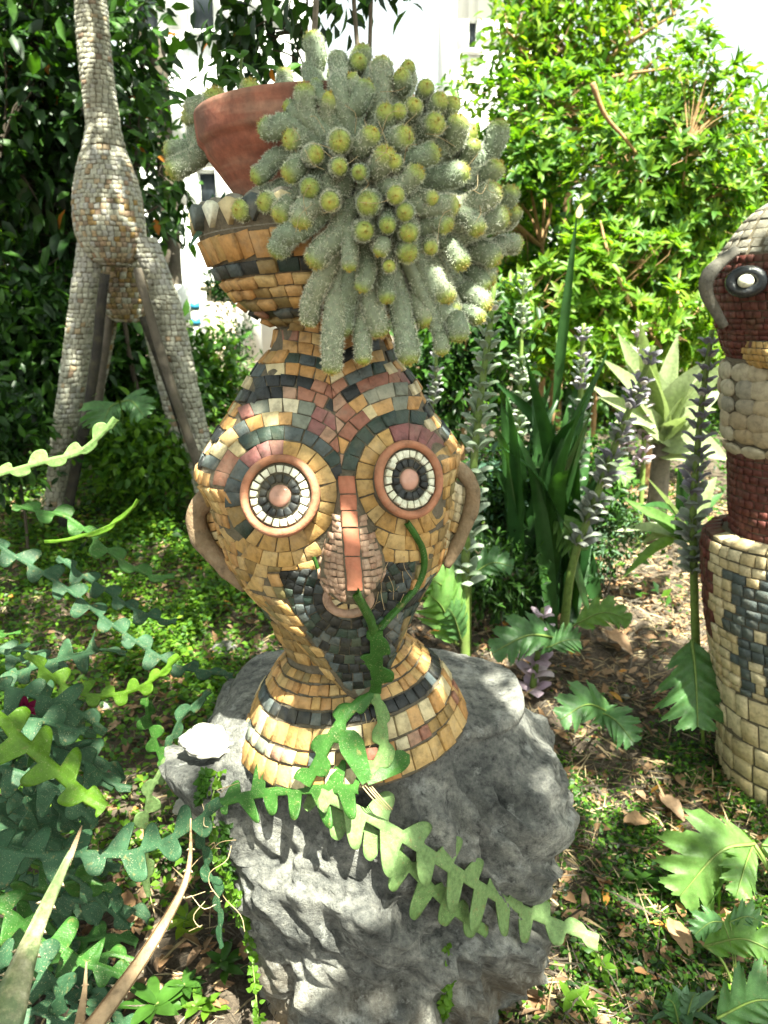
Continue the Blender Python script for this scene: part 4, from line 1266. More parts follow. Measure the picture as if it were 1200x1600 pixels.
for path, lv in (([(385, 170), (380, 140), (376, 110), (378, 88)], [(376, 92, -1, -.9, 46), (378, 90, .3, -1, 28), (378, 98, 1, .5, 44), (376, 112, -.9, -.3, 34), (380, 122, 1, .3, 34), (382, 140, -.7, -.9, 40), (383, 145, .6, -.9, 36)]),
                 ([(350, 172), (348, 150), (344, 132)], [(344, 134, -.8, -.7, 40), (345, 138, .4, -1, 34), (347, 150, -1, .2, 36), (349, 158, .9, -.5, 36)]),
                 ([(318, 180), (300, 165), (290, 158)], [(290, 160, -1, .1, 40), (294, 160, -.7, -.7, 36), (302, 166, -.2, -1, 34), (308, 172, -1, .5, 38)]),
                 ([(440, 165), (445, 130), (446, 112)], [(446, 114, -1, -.4, 40), (446, 113, .8, -.8, 34), (445, 125, 1, .1, 36), (444, 140, -.9, .2, 32)])):
    pts = catmull([P(x, y, 1.47 + .01 * i) for i, (x, y) in enumerate(path)], 8)
    V, F = tube(pts, .003, 6); o = link("stalk", raw_mesh("stalk", V, F, True), None, [M['stalk']]); put(o, sprig)
    for (x, y, dx, dy, L) in lv:
        bp = P(x, y, 1.47); d = RGT * dx - UPV * dy + FWD * rng.uniform(-.5, .4)
        one_leaf(sprig, bp, d, np.array([.2, -.6, .8]), L * mpp(bp), L * .42 * mpp(bp), M['leaf_mid'])
suc = empty("succulent", P(350, 345, 1.40), "small green succulent with pointed leaves between bowl rim and flowerpot", "plant")
for (x, y, dx, dy, L) in [(330, 352, -1, .75, 48), (336, 345, -.8, -.5, 36), (345, 345, .1, -1, 44), (352, 345, .5, -1, 50), (340, 340, -.2, -1, 40), (358, 345, 1, -.5, 36), (350, 338, .7, -1.3, 40), (332, 345, -1, -.1, 34)]:
    bp = P(x, y, 1.36 if x < 340 else 1.38); d = RGT * dx - UPV * dy - FWD * rng.uniform(0, .4)
    one_leaf(suc, bp, d, np.array([0, -.7, .8]), L * mpp(bp), L * .38 * mpp(bp), M['leaf_glauc'], fold=.3, shape=lambda t: (1 - t) ** .6 * min(1, .5 + 3 * t))

# ------------------------------------------------------------------ mosaic giraffe
YG = 4.0
gb = np.array([P(200, 600, YG)[0], YG + .25, 0.0]); gb[2] = hgt(gb[0], gb[1])
giraffe = empty("giraffe_statue", gb, "tall pale mosaic giraffe statue propped with dark wooden poles", "statue")
def gpart(name, rows, Y, e=2.0, roll=0.0, cols=None, rowpx=7.5, limit=60):
    secs = []
    for r in rows:
        y, a, b_ = r[:3]; dy = r[3] if len(r) > 3 else 0.0
        L = P(a, y, Y + dy); R = P(b_, y - roll * (b_ - a), Y + dy); h = np.linalg.norm(R - L) / 2
        secs.append((y, (L + R) / 2, (R - L) / 2, h * (r[4] if len(r) > 4 else 1.0)))
    lf = Loft(secs, e); V, F = lf.mesh(max(12, int((rows[-1][0] - rows[0][0]) / 8)), 28)
    o = link(name, raw_mesh(name, V, F, True), None, [M['grout']]); put(o, giraffe)
    ts = []; y = rows[0][0]
    while y < rows[-1][0] - 3:
        hh = rowpx * rng.uniform(.85, 1.25); w = np.linalg.norm(lf.pt(y, 0) - lf.pt(y, PI)) / 2
        nn = max(7, int(2 * PI * w / (rowpx * 1.05 * YG / FPX)))
        ts += loft_tiles(lf, y, min(y + hh, rows[-1][0]), nn, lambda a, i: cols(y, a), h=.004, gap=.12, phase=rng.uniform(0, .8), tgap=.05, wob=.10)
        y += hh
    emit(ts, o, "tile", limit, "small_tiles")
    return lf
pale = lambda y, a: random.choices(['gir', 'gir_grey', 'gir_brown'], [.86, .09, .05])[0]
def torso_c(y, a):
    if y > 310 and math.sin(a) > .2 and random.random() < .55 + .2 * math.cos(a): return random.choice(['gir_brown', 'gir_brown', 'gir_brown', 'gir', 'gir_grey', 'brown'])
    return random.choices(['gir', 'gir_grey', 'gir_brown'], [.62, .24, .14])[0]
gpart("neck", [(-160, 92, 136), (-80, 104, 150), (0, 118, 165), (60, 122, 170), (100, 125, 174), (150, 131, 180), (200, 136, 187), (232, 131, 194)], YG, cols=pale, limit=90)
gpart("torso", [(232, 131, 194), (250, 126, 201), (280, 120, 212), (310, 117, 219), (340, 117, 223), (365, 121, 226), (388, 130, 222), (405, 142, 212), (415, 160, 200)], YG, cols=torso_c, limit=130)
gpart("hind_body", [(395, 168, 222, .3), (415, 160, 232, .4, 1.6), (450, 158, 238, .5, 1.8), (475, 162, 234, .5, 1.8), (495, 172, 224, .45, 1.4), (503, 185, 212, .4)], YG, cols=lambda y, a: random.choice(['gir', 'gir_brown', 'brown']), limit=40)
yft = 785
gpart("leg", [(380, 122, 163), (420, 118, 158), (448, 113, 153), (500, 107, 149), (560, 99, 140), (640, 88, 126), (720, 78, 113), (800, 70, 106)], YG, cols=lambda y, a: 'gir_grey' if y < 448 and random.random() < .6 else pale(y, a), limit=100)
gpart("leg", [(372, 205, 243), (400, 214, 255), (430, 228, 266), (480, 240, 283), (560, 258, 300), (620, 271, 312), (680, 286, 326), (745, 300, 340), (800, 312, 350)], YG, cols=lambda y, a: 'gir_grey' if y < 445 and random.random() < .5 else pale(y, a), limit=100)
gpart("leg", [(470, 168, 188, .5), (560, 152, 172, .55), (660, 132, 152, .6), (770, 112, 134, .65)], YG, cols=lambda y, a: 'brown' if random.random() < .3 else pale(y, a), limit=20)
gpart("leg", [(470, 214, 236, .5), (560, 236, 258, .55), (660, 262, 284, .6), (770, 288, 310, .65)], YG, cols=pale, limit=20)
m_wood = stone_mat("dark_weathered_wood", [(.022, .019, .017), (.028, .024, .021)], rough=.85, scale=25, dust=.12, bstr=.8)
m_wood2 = stone_mat("grey_weathered_wood", [(.085, .07, .055), (.10, .082, .064)], rough=.85, scale=25, dust=.2, bstr=.8)
for (x0, y0, x1, y1, r, Yd, mt, lab) in ((164, 428, 104, 790, 8.5, YG - .12, m_wood, "dark pole leaning against the giraffe's left front leg"),
                                       (214, 420, 312, 730, 8, YG - .12, m_wood2, "dark grey pole leaning against the giraffe's right front leg"),
                                       (173, 492, 148, 720, 7, YG + .45, m_wood2, "thin brown pole standing under the giraffe's belly, left of the pair"),
                                       (222, 495, 300, 720, 6, YG + .3, m_wood, "thin black pole standing under the giraffe's belly, right of the pair")):
    a, b_ = P(x0, y0, Yd), P(x1, y1, Yd)
    pth = catmull([a, (a + b_) / 2 + rng.normal(size=3) * .012, b_ + (b_ - a) * .12], 14)
    V, F = tube(pth, r * mpp(a) * np.linspace(.9, 1.05, 14), 10, True, .03)
    o = link("wooden_pole", raw_mesh("wooden_pole", V - pth[-1], F, True), None, [mt], pth[-1]); tag(o, lab, "pole", "poles propping the giraffe")

# ------------------------------------------------------------------ mosaic figure at the right edge
YR = 2.28
fb = np.array([P(1245, 1290, YR)[0], YR, 0]); fb[2] = hgt(fb[0], fb[1])
fig = empty("mosaic_figure", fb, "tall mosaic bird figure with maroon face cut off by the right edge", "sculpture")
def fpart(name, rows, parent=None, e=2.0, roll=0.03, Y=YR):
    lf = Loft(secs_px([(y, a, b_) for y, a, b_ in rows], Y, roll=roll), e); V, F = lf.mesh(40, 64)
    o = link(name, raw_mesh(name, V, F, True), None, [M['grout']]); put(o, parent or fig)
    return lf, o
bodyF, bo = fpart("body", [(833, 1140, 1345), (836, 1118, 1375), (840, 1112, 1385), (860, 1108, 1388), (950, 1110, 1386), (1050, 1124, 1374), (1120, 1131, 1368), (1230, 1132, 1370), (1330, 1134, 1376)])
colF, co = fpart("column", [(700, 1146, 1345), (760, 1148, 1342), (845, 1150, 1340)])
pebF, po = fpart("pebble_collar", [(560, 1142, 1350), (600, 1138, 1355), (660, 1139, 1355), (700, 1146, 1345), (716, 1160, 1330)])
headF, ho = fpart("head", [(300, 1238, 1262), (312, 1215, 1290), (325, 1190, 1312), (345, 1170, 1330), (375, 1148, 1352), (400, 1130, 1368), (440, 1122, 1376), (500, 1128, 1370), (545, 1140, 1356), (575, 1158, 1338)])
def rows_of(lf, ya, yb, hpx, wpx, colf, h=.006, jit=.1, gap=.1):
    ts = []; y = ya
    while y < yb - 2:
        hh = min(hpx * rng.uniform(1 - jit, 1 + jit), yb - y)
        nn = max(10, int(2 * PI * np.linalg.norm(lf.pt(y, 0) - lf.pt(y, PI)) / 2 / (wpx * YR / FPX)))
        ts += loft_tiles(lf, y, y + hh, nn, lambda a, i: colf(y + hh / 2, a), h=h, gap=gap, phase=rng.uniform(0, .3), tgap=.07)
        y += hh
    return ts
def bodyc(y, a):
    x = 1258 + 137 * math.cos(a - .49)
    if math.cos(a) < 0 and math.sin(a) < .04 and 835 < y < 1000: return 'maroon'
    for (cx, w, y0, y1) in ((1182, 16, 868, 905), (1192, 14, 905, 1000), (1172, 10, 940, 962), (1186, 14, 1000, 1060), (1170, 14, 1005, 1016), (1230, 18, 860, 1050)):
        if abs(x - cx) < w and y0 < y < y1: return 'slate'
    return 'beige'
emit(loft_tiles(bodyF, 833.2, 839.5, 34, lambda a, i: 'maroon' if math.cos(a) < 0 and math.sin(a) < .1 else 'beige', h=.006) + rows_of(bodyF, 842, 1058, 16.5, 21, bodyc, jit=.2) + rows_of(bodyF, 1060, 1325, 31, 34, lambda y, a: 'beige', jit=.25), bo, "tile", 180, "small_tiles")
emit(rows_of(colF, 702, 842, 12, 15, lambda y, a: 'maroon'), co, "tile", 60, "small_tiles")
def headc(y, a):
    if y > 540 and math.cos(a) > -.75: return 'ochre'
    return 'maroon'
emit(rows_of(headF, 402, 572, 11, 13, headc, jit=.3), ho, "tile", 90, "small_tiles")
emit(rows_of(headF, 318, 400, 15, 20, lambda y, a: 'concrete', h=.003, gap=.3) + rows_of(headF, 303, 317, 12, 18, lambda y, a: 'maroon'), ho, "net_tile", 60, "small_net_tiles")
# pebbles pressed into the collar
bm = bmesh.new(); bmesh.ops.create_icosphere(bm, subdivisions=2, radius=1)
pm = bpy.data.meshes.new("pebble"); bm.to_mesh(pm); bm.free(); pm.materials.append(M['pebble'])
for q in pm.polygons: q.use_smooth = True
y = 568
while y < 712:
    hh = rng.uniform(20, 27); nn = 18
    for i in range(nn):
        a = 2 * PI * (i + rng.uniform(-.2, .2)) / nn + y
        if math.sin(a) < -.5: continue
        p = pebF.pt(y + hh / 2, a); n = pebF.normal(y + hh / 2, a)
        o = bpy.data.objects.new("pebble", pm); COL.objects.link(o); o.location = p + n * .002
        q = Vector(n).to_track_quat('Z', 'Y'); o.rotation_euler = q.to_euler()
        o.scale = (.044 * rng.uniform(.85, 1.1), .031 * rng.uniform(.85, 1.1), .014)
        put(o, po)
    y += hh
# eye: black ring with a pale bead
h = P(1166, 440, YR - .175); n = nrm(np.array([-.55, -1, .1])); r, u, n = disc_frame(n); s = mpp(h)
V = []
for i in range(32):
    a = 2 * PI * i / 32
    for j in range(8):
        q = 2 * PI * j / 8; V.append(h + r * ((22 + 9 * math.cos(q)) * s * math.cos(a)) * 1.0 + u * ((16 + 9 * math.cos(q)) * s * math.sin(a)) + n * (10 * s * math.sin(q)))
F = [(i * 8 + j, ((i + 1) % 32) * 8 + j, ((i + 1) % 32) * 8 + (j + 1) % 8, i * 8 + (j + 1) % 8) for i in range(32) for j in range(8)]
ey = link("eye", raw_mesh("eye", V, F, True), None, [M['black']]); put(ey, ho)
bm = bmesh.new(); bmesh.ops.create_uvsphere(bm, u_segments=20, v_segments=12, radius=1); me = bpy.data.meshes.new("pupil"); bm.to_mesh(me); bm.free()
for q in me.polygons: q.use_smooth = True
pu = link("pupil", me, None, [M['white']], h + n * .008); pu.scale = (13 * s, 10 * s, 10.5 * s); put(pu, ey)
# open clay ear on its left, and the beak
pth = catmull([P(1150, 392, YR - .08), P(1128, 408, YR - .1), P(1106, 432, YR - .12), P(1104, 458, YR - .12), P(1118, 486, YR - .12), P(1132, 510, YR - .12)], 26)
V, F = tube(pth, np.interp(np.linspace(0, 1, 26), [0, .4, 1], [8, 12, 7]) * mpp(h), 10); o = link("ear", raw_mesh("ear", V, F, True), None, [M['mortar_dark']]); put(o, ho)
secs = []
for k, (y, x0, x1, d) in enumerate([(532, 1172, 1260, .15), (545, 1168, 1262, .19), (560, 1170, 1258, .215), (575, 1182, 1245, .20)]):
    L, R = P(x0, y, YR - .1), P(x1, y, YR - .1); secs.append((y, (L + R) / 2, (R - L) / 2, d - .05))
bl = Loft(secs, 1.8); V, F = bl.mesh(10, 30); bk_ = link("beak", raw_mesh("beak", V, F, True), None, [M['grout']]); put(bk_, ho)
emit([t for y in (533, 543, 553, 563) for t in loft_tiles(bl, y, y + 10, 36, lambda a, i: random.choice(['ochre', 'ochre', 'maroon' if y < 540 else 'ochre']), h=.004, gap=.12)], bk_, "beak_tile", 40, "small_tiles")
# ------------------------------------------------------------------ house walls behind the garden
def plaster(name, col):
    m, nt, b = mat_base(name); n = tex_noise(nt, 3, 6, .6, "World")
    c = mixc(nt, 1, ramp(nt, n.outputs[0], [(.3, (.9,) * 3), (.7, (1.05,) * 3)]), col, 'MULTIPLY'); nt.links.new(c, b.inputs["Base Color"]); b.inputs["Roughness"].default_value = .9
    return m
M['plaster'] = plaster("white_plaster", (.66, .66, .64)); M['plaster2'] = plaster("beige_plaster", (.62, .52, .40))
m, nt, b = mat_base("dark_window_glass"); b.inputs["Base Color"].default_value = (.02, .025, .03, 1); b.inputs["Roughness"].default_value = .35; b.inputs["Specular IOR Level"].default_value = .15; M['glass'] = m
m, nt, b = mat_base("white_frame"); b.inputs["Base Color"].default_value = (.75, .75, .73, 1); b.inputs["Roughness"].default_value = .5; M['frame'] = m
def box(mb, lo, hi, m=0):
    x0, y0, z0 = lo; x1, y1, z1 = hi
    mb.add([(x0, y0, z0), (x1, y0, z0), (x1, y1, z0), (x0, y1, z0), (x0, y0, z1), (x1, y0, z1), (x1, y1, z1), (x0, y1, z1)],
           [(3, 2, 1, 0), (4, 5, 6, 7), (0, 1, 5, 4), (1, 2, 6, 5), (2, 3, 7, 6), (3, 0, 4, 7)], m)
def house(x0, x1, Y, ztop, wins, label, depth=6.0):
    """front wall at Y with real window openings"""
    g = float(hgt((x0 + x1) / 2, Y)) - .3
    root = empty("house", ((x0 + x1) / 2, Y, g), label, "house")
    xs = sorted({x0, x1} | {w[0] for w in wins} | {w[1] for w in wins}); zs = sorted({g, ztop} | {w[2] for w in wins} | {w[3] for w in wins})
    mb = MB()
    for i in range(len(xs) - 1):
        for j in range(len(zs) - 1):
            cx, cz = (xs[i] + xs[i + 1]) / 2, (zs[j] + zs[j + 1]) / 2
            if any(w[0] < cx < w[1] and w[2] < cz < w[3] for w in wins): continue
            box(mb, (xs[i], Y, zs[j]), (xs[i + 1], Y + .3, zs[j + 1]))
    box(mb, (x0, Y + .3, g), (x1, Y + depth, ztop))
    put(mb.build("wall", M['plaster'], None), root)
    mb = MB(); box(mb, (x0 - .25, Y - .25, ztop), (x1 + .25, Y + depth + .2, ztop + .18)); put(mb.build("roof", M['plaster2'], None), root)
    for w in wins:
        mb = MB(); f = .028; a0, a1, b0, b1 = w
        for lo, hi in (((a0, b0), (a0 + f, b1)), ((a1 - f, b0), (a1, b1)), ((a0 + f, b0), (a1 - f, b0 + f)), ((a0 + f, b1 - f), (a1 - f, b1))):
            box(mb, (lo[0] + .002, Y + .1, lo[1] + .002), (hi[0] - .002, Y + .17, hi[1] - .002))
        wo_ = mb.build("window", M['frame'], None); put(wo_, root)
        mb = MB(); box(mb, (a0 + .01, Y + .13, b0 + .01), (a1 - .01, Y + .14, b1 - .01)); put(mb.build("pane", M['glass'], None), wo_)
        mb = MB(); box(mb, (a0 - .1, Y - .12, b0 - .09), (a1 + .1, Y + .1, b0 - .002)); put(mb.build("sill", M['plaster'], None), wo_)
def wpx(x0, x1, y0, y1, Y):
    a, b_ = P(x0, y1, Y), P(x1, y0, Y); return (a[0], b_[0], a[2], b_[2])
house(P(180, 0, 13)[0], P(448, 0, 13)[0], 13.0, 9.5, [wpx(298, 330, -60, 50, 13), wpx(310, 336, 266, 328, 13), wpx(372, 398, 262, 322, 13), wpx(210, 240, -60, 48, 13)], "white house behind the pot with two dark windows above each other")
house(P(716, 0, 17)[0], P(900, 0, 17)[0], 17.0, 10.2, [wpx(731, 747, 30, 78, 17)], "white house far behind the bright shrubs, right of the cactus")
# beige garden wall, striped post
m, nt, b = mat_base("blue_band"); b.inputs["Base Color"].default_value = (.03, .20, .34, 1); M['blue'] = m
a, b_ = P(322, 455, 9.5), P(368, 600, 9.5); mb = MB(); box(mb, (a[0], 9.5, b_[2] - .5), (b_[0], 9.8, a[2])); box(mb, (a[0] - .06, 9.44, a[2] + .002), (b_[0] + .06, 9.86, a[2] + .09))
tag(mb.build("garden_wall", M['plaster2'], None), "short beige garden wall seen below the mosaic bowl", "wall")
a = P(303, 470, 8.5); g = float(hgt(a[0], 8.5)); post = empty("post", (a[0], 8.5, g), "white post with two blue bands near the house wall", "post")
V, F = tube([(a[0], 8.5, g - .1), (a[0], 8.5, a[2] - .1), (a[0], 8.5, a[2])], [.05, .05, .035], 14); put(link("shaft", raw_mesh("shaft", V, F, True), None, [M['frame']]), post)
for y in (478, 503):
    p = P(303, y, 8.5); V, F = tube([(a[0], 8.5, p[2] - .035), (a[0], 8.5, p[2] + .035)], .06, 14); put(link("blue_band", raw_mesh("blue_band", V, F, True), None, [M['blue']]), post)
# grey pole left of the pot
pth = catmull([P(243, 60, 6.0), P(262, 300, 6.0), P(280, 560, 6.0), P(290, 680, 6.0)], 16); V, F = tube(pth, 13 * 6 / FPX * 1.0, 12, True, .03)
o = link("grey_pole", raw_mesh("grey_pole", V - pth[-1], F, True), None, [m_wood2], pth[-1]); tag(o, "thin grey tree trunk like pole between giraffe and white house", "pole")
mb = MB(); V, F = tube(catmull([P(279, 445, 5.97), P(283, 500, 5.97)], 4), 15 * 6 / FPX, 12); mb.add(V, F); o = mb.build("white_band", M['frame'], None); put(o, bpy.data.objects["grey_pole"])

# ------------------------------------------------------------------ trees, shrubs
def limb_path(a, b_, sag, n=10):
    a = np.asarray(a); b_ = np.asarray(b_); m_ = (a + b_) / 2 + np.array([rng.normal() * .06, rng.normal() * .06, sag])
    return catmull([a, m_, b_], n)
def woody(name, label, cat, base, crown_c, crown_r, n_twig, per, leaf_len, asp, leafm, trunk_r, barkm, group=None, whorl=False, tmpl=LEAF8, midx_w=None, gap=.35, gscale=1.6, limbs=9, droop=.15, seed=0, stems=1, keepf=None, trunk_to=None):
    r = np.random.default_rng(seed)
    root = empty(name, base, label, cat, group)
    C = np.asarray(crown_c, float); R = np.asarray(crown_r, float)
    # twig ends spread through the crown, denser outside, in clumps with gaps
    pts = []
    while len(pts) < n_twig:
        d = r.normal(size=3); d /= np.linalg.norm(d); q = r.uniform(0, 1) ** .42
        p = C + R * d * q * (1 + .16 * noise.noise(Vector(d * 2.3 + seed)))
        if noise.noise(Vector(p) * gscale + Vector((seed, 0, 0))) < -gap * .5 + .25 * r.normal() * .3 - (.35 - gap): continue
        if p[2] < hgt(p[0], p[1]) + .03: continue
        if keepf is not None and not keepf(p): continue
        pts.append((p, d))
    tp = np.array([p for p, d in pts]); td = np.array([d for p, d in pts])
    # wood
    mb = MB(); base = np.asarray(base, float)
    top = np.asarray(trunk_to) if trunk_to is not None else C + np.array([0, 0, -R[2] * .25])
    forks = []
    for s in range(stems):
        b0 = base + (r.normal(size=3) * np.array([.06, .06, 0]) * (s > 0)); t1 = top + r.normal(size=3) * R * .15 * (s > 0)
        pth = limb_path(b0 - np.array([0, 0, .08]), t1, 0.0, 14); V, F = tube(pth, np.linspace(trunk_r, trunk_r * .45, 14), 9, True, .05); mb.add(V, F); forks += list(pth[5:])
    forks = np.array(forks)
    put(mb.build("trunk", barkm, None, True), root)
    mb = MB(); sel = r.choice(len(tp), size=min(limbs, len(tp)), replace=False); ends = []
    for i in sel:
        a = forks[np.argmin(np.linalg.norm(forks - tp[i], axis=1) + r.uniform(0, .2, len(forks)))]
        pth = limb_path(a, tp[i], .03, 9); V, F = tube(pth, np.linspace(trunk_r * .45, trunk_r * .12, 9), 6, False); mb.add(V, F); ends += list(pth[2:])
    if ends:
        ends = np.array(ends)
        for i in range(len(tp)):
            if i % 2: continue
            k = np.argmin(np.linalg.norm(ends - tp[i], axis=1))
            V, F = tube(np.array([ends[k], (ends[k] + tp[i]) / 2 + r.normal(size=3) * .015, tp[i]]), [trunk_r * .1, trunk_r * .08, trunk_r * .05], 4, False); mb.add(V, F)
        put(mb.build("branches", barkm, None, True), root)
    # leaves
    n = len(tp) * per
    P_ = np.repeat(tp, per, 0); D_ = np.repeat(td, per, 0)
    if whorl:
        ax = nrm(D_ * .6 + np.array([0, -.15, .6]) + np.repeat(r.normal(size=tp.shape) * .35, per, 0))
        az = np.tile(np.arange(per) * 2 * PI / per, len(tp)) + np.repeat(r.uniform(0, 6, len(tp)), per) + r.normal(size=n) * .25
        s1 = nrm(np.cross(ax, np.array([.3, .2, .9]))); s2 = np.cross(ax, s1)
        rad = s1 * np.cos(az)[:, None] + s2 * np.sin(az)[:, None]
        dirs = nrm(rad + ax * r.uniform(.1, .9, n)[:, None]); nor = ax
        pos = P_ + ax * r.uniform(0, .02, n)[:, None]
    else:
        spread = leaf_len * .9
        pos = P_ + r.normal(size=(n, 3)) * spread
        dirs = nrm(D_ * .5 + r.normal(size=(n, 3)) * .8 + np.array([0, -.1, -droop])); nor = nrm(np.array([0, -.25, 1.0]) + r.normal(size=(n, 3)) * .55)
    L = leaf_len * r.uniform(.6, 1.2, n); mats = leafm if isinstance(leafm, list) else [leafm]
    mi = r.choice(len(mats), size=n, p=midx_w) if midx_w else np.zeros(n, int)
    leaf_object("crown", pos, dirs, nor, L, L * asp, mats, root, tmpl, mi)
    return root
def shrub_px(label, cx, cy, Y, rx, ry, n_twig, per, leafpx, asp, leafm, cat="shrub", name="shrub", barkm=None, tr=.012, ryd=None, base_px=None, **k):
    c = P(cx, cy, Y); s = mpp(c); g = np.array([c[0], c[1], float(hgt(c[0], c[1]))])
    if base_px is not None: g = P(base_px, cy, Y); g[2] = hgt(g[0], g[1])
    return woody(name, label, cat, g, c, (rx * s, ryd or .55 * (rx + ry) / 2 * s, ry * s), n_twig, per, leafpx * s, asp, leafm, tr, barkm or M['twig'], **k)

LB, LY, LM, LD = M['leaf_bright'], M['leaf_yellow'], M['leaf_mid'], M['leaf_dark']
shr = "sunlit shrubs on the right"
# right, from the back to the front
shrub_px("tall yellow green tree filling the sky above the shrubs, airy crown", 900, 90, 8.0, 215, 190, 900, 8, 19, .42, [LY, LB, LM], "tree", "tree", tr=.07, seed=21, midx_w=[.45, .35, .2], gap=.62, limbs=22)
shrub_px("pale green loose tree at the upper right edge with sky showing through", 1200, 300, 7.0, 120, 170, 330, 8, 20, .4, [LB, LY, LM], "tree", "tree", tr=.05, seed=22, midx_w=[.5, .3, .2], gap=.6, limbs=14)
shrub_px("dense green shrub with orange brown branches beside the cactus", 850, 330, 6.0, 190, 210, 950, 8, 21, .36, [LB, LM, LY], tr=.03, seed=23, midx_w=[.42, .38, .2], gap=.52, whorl=True, limbs=18, group=shr)
shrub_px("bright whorled leaf shrub left of the bird figure's head", 1050, 300, 5.4, 170, 215, 900, 9, 21, .34, [LB, LY, LM], tr=.03, seed=24, midx_w=[.5, .25, .25], gap=.55, whorl=True, limbs=16, group=shr)
shrub_px("low sunlit shrub with pale leaf whorls behind the flower spikes", 930, 480, 5.0, 200, 120, 560, 9, 22, .34, [LB, LY], tr=.025, seed=25, midx_w=[.6, .4], gap=.62, gscale=2.4, whorl=True, limbs=16, group=shr)
shrub_px("yellow green feathery bush behind the bird figure's neck", 1120, 520, 5.2, 110, 90, 420, 10, 16, .25, [LY, LB], tr=.02, seed=26, midx_w=[.7, .3], limbs=10, group=shr)
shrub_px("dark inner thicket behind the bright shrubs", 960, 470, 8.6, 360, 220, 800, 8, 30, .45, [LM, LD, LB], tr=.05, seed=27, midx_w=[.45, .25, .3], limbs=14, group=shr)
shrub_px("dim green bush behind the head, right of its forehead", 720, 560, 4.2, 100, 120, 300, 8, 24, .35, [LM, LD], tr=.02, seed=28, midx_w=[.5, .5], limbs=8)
shrub_px("small dark bush with little leaves right of the clay ear", 800, 800, 3.5, 95, 110, 430, 8, 17, .36, [LM, LD, M['leaf_glauc']], tr=.012, seed=29, midx_w=[.4, .35, .25], limbs=10, barkm=M['bark_dark'])
shrub_px("low dark bush below the sword leaved plant", 900, 800, 3.7, 85, 100, 300, 8, 18, .36, [LD, LM], tr=.012, seed=30, midx_w=[.5, .5], limbs=9, barkm=M['bark_dark'])
shrub_px("fine leaved green weed bush left of the small flower spike", 770, 900, 3.1, 70, 55, 260, 7, 15, .3, [LM, LD], tr=.008, seed=31, midx_w=[.6, .4], limbs=8, barkm=M['bark_dark'])
shrub_px("thin grey twiggy bush on the dry ground behind the leaning spike", 950, 840, 3.6, 55, 60, 140, 6, 12, .25, [M['leaf_grey'], LM], tr=.006, seed=32, midx_w=[.6, .4], limbs=10, barkm=M['bark'])
# bare orange brown boughs showing through the shrubs
for sh, pts in (("shrub.001", [(1040, 560), (1000, 490), (965, 430), (935, 380)]), ("shrub.001", [(1100, 480), (1050, 500), (1010, 505), (960, 440), (900, 385)]), ("shrub.001", [(985, 480), (950, 395), (938, 345)]), ("shrub.001", [(925, 130), (945, 180), (975, 215), (1010, 260)]), ("shrub.001", [(1090, 520), (1060, 470), (1062, 420)])):
    q = catmull([P(x, y, 4.95 + .05 * k) for k, (x, y) in enumerate(pts)], 16); V, F = tube(q, np.linspace(.018, .007, 16), 7, True, .06); put(link("bough", raw_mesh("bough", V, F, True), None, [M['twig']]), bpy.data.objects[sh])
# left
c = P(60, 190, 5.6); b0 = np.array([P(20, 600, 5.9)[0], 5.9, 0]); b0[2] = hgt(b0[0], b0[1])
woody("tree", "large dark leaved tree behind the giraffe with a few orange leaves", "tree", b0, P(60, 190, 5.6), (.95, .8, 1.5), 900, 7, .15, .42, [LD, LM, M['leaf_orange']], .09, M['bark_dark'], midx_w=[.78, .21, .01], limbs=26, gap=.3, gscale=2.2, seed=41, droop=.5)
shrub_px("sunlit yellow green bush low behind the giraffe's left leg", 60, 360, 6.8, 130, 140, 330, 9, 24, .3, [LB, LY], tr=.02, seed=42, midx_w=[.6, .4], limbs=9)
shrub_px("dark shrubbery on the slope left of the giraffe", 20, 560, 4.9, 150, 130, 420, 8, 26, .42, [LD, LM], tr=.02, seed=43, midx_w=[.6, .4], limbs=9, barkm=M['bark_dark'])
shrub_px("dark leafy bush between the giraffe's legs", 190, 560, 5.4, 130, 110, 420, 8, 25, .4, [LD, LM], tr=.02, seed=44, midx_w=[.5, .5], limbs=9, barkm=M['bark_dark'])
shrub_px("green bush in front of the white house right of the giraffe", 320, 590, 6.0, 70, 70, 300, 8, 18, .4, [LM, LB], tr=.015, seed=45, midx_w=[.6, .4], limbs=8)
shrub_px("bright low bush beneath the giraffe's belly", 250, 690, 4.1, 120, 60, 360, 8, 19, .45, [LB, LM], tr=.01, seed=46, midx_w=[.55, .45], limbs=8)
shrub_px("dark bush at the left edge above the cactus stems", 20, 690, 3.6, 80, 70, 220, 8, 24, .4, [LD, LM], tr=.01, seed=47, midx_w=[.6, .4], limbs=6, barkm=M['bark_dark'])
shrub_px("tall dark tree on the slope at the far left", -60, 120, 8.0, 260, 330, 900, 8, 26, .45, [LD, LM, LB], "tree", "tree", tr=.09, seed=48, midx_w=[.5, .35, .15], limbs=16, gap=.3, barkm=M['bark_dark'])
shrub_px("leafy branches hanging beside the giraffe's neck", 212, 170, 5.0, 32, 165, 70, 7, 30, .42, [LD, LM, M['leaf_orange']], "tree", "tree", tr=.02, seed=49, midx_w=[.5, .485, .015], limbs=10, gap=.25, droop=.5, base_px=200, barkm=M['bark_dark'])
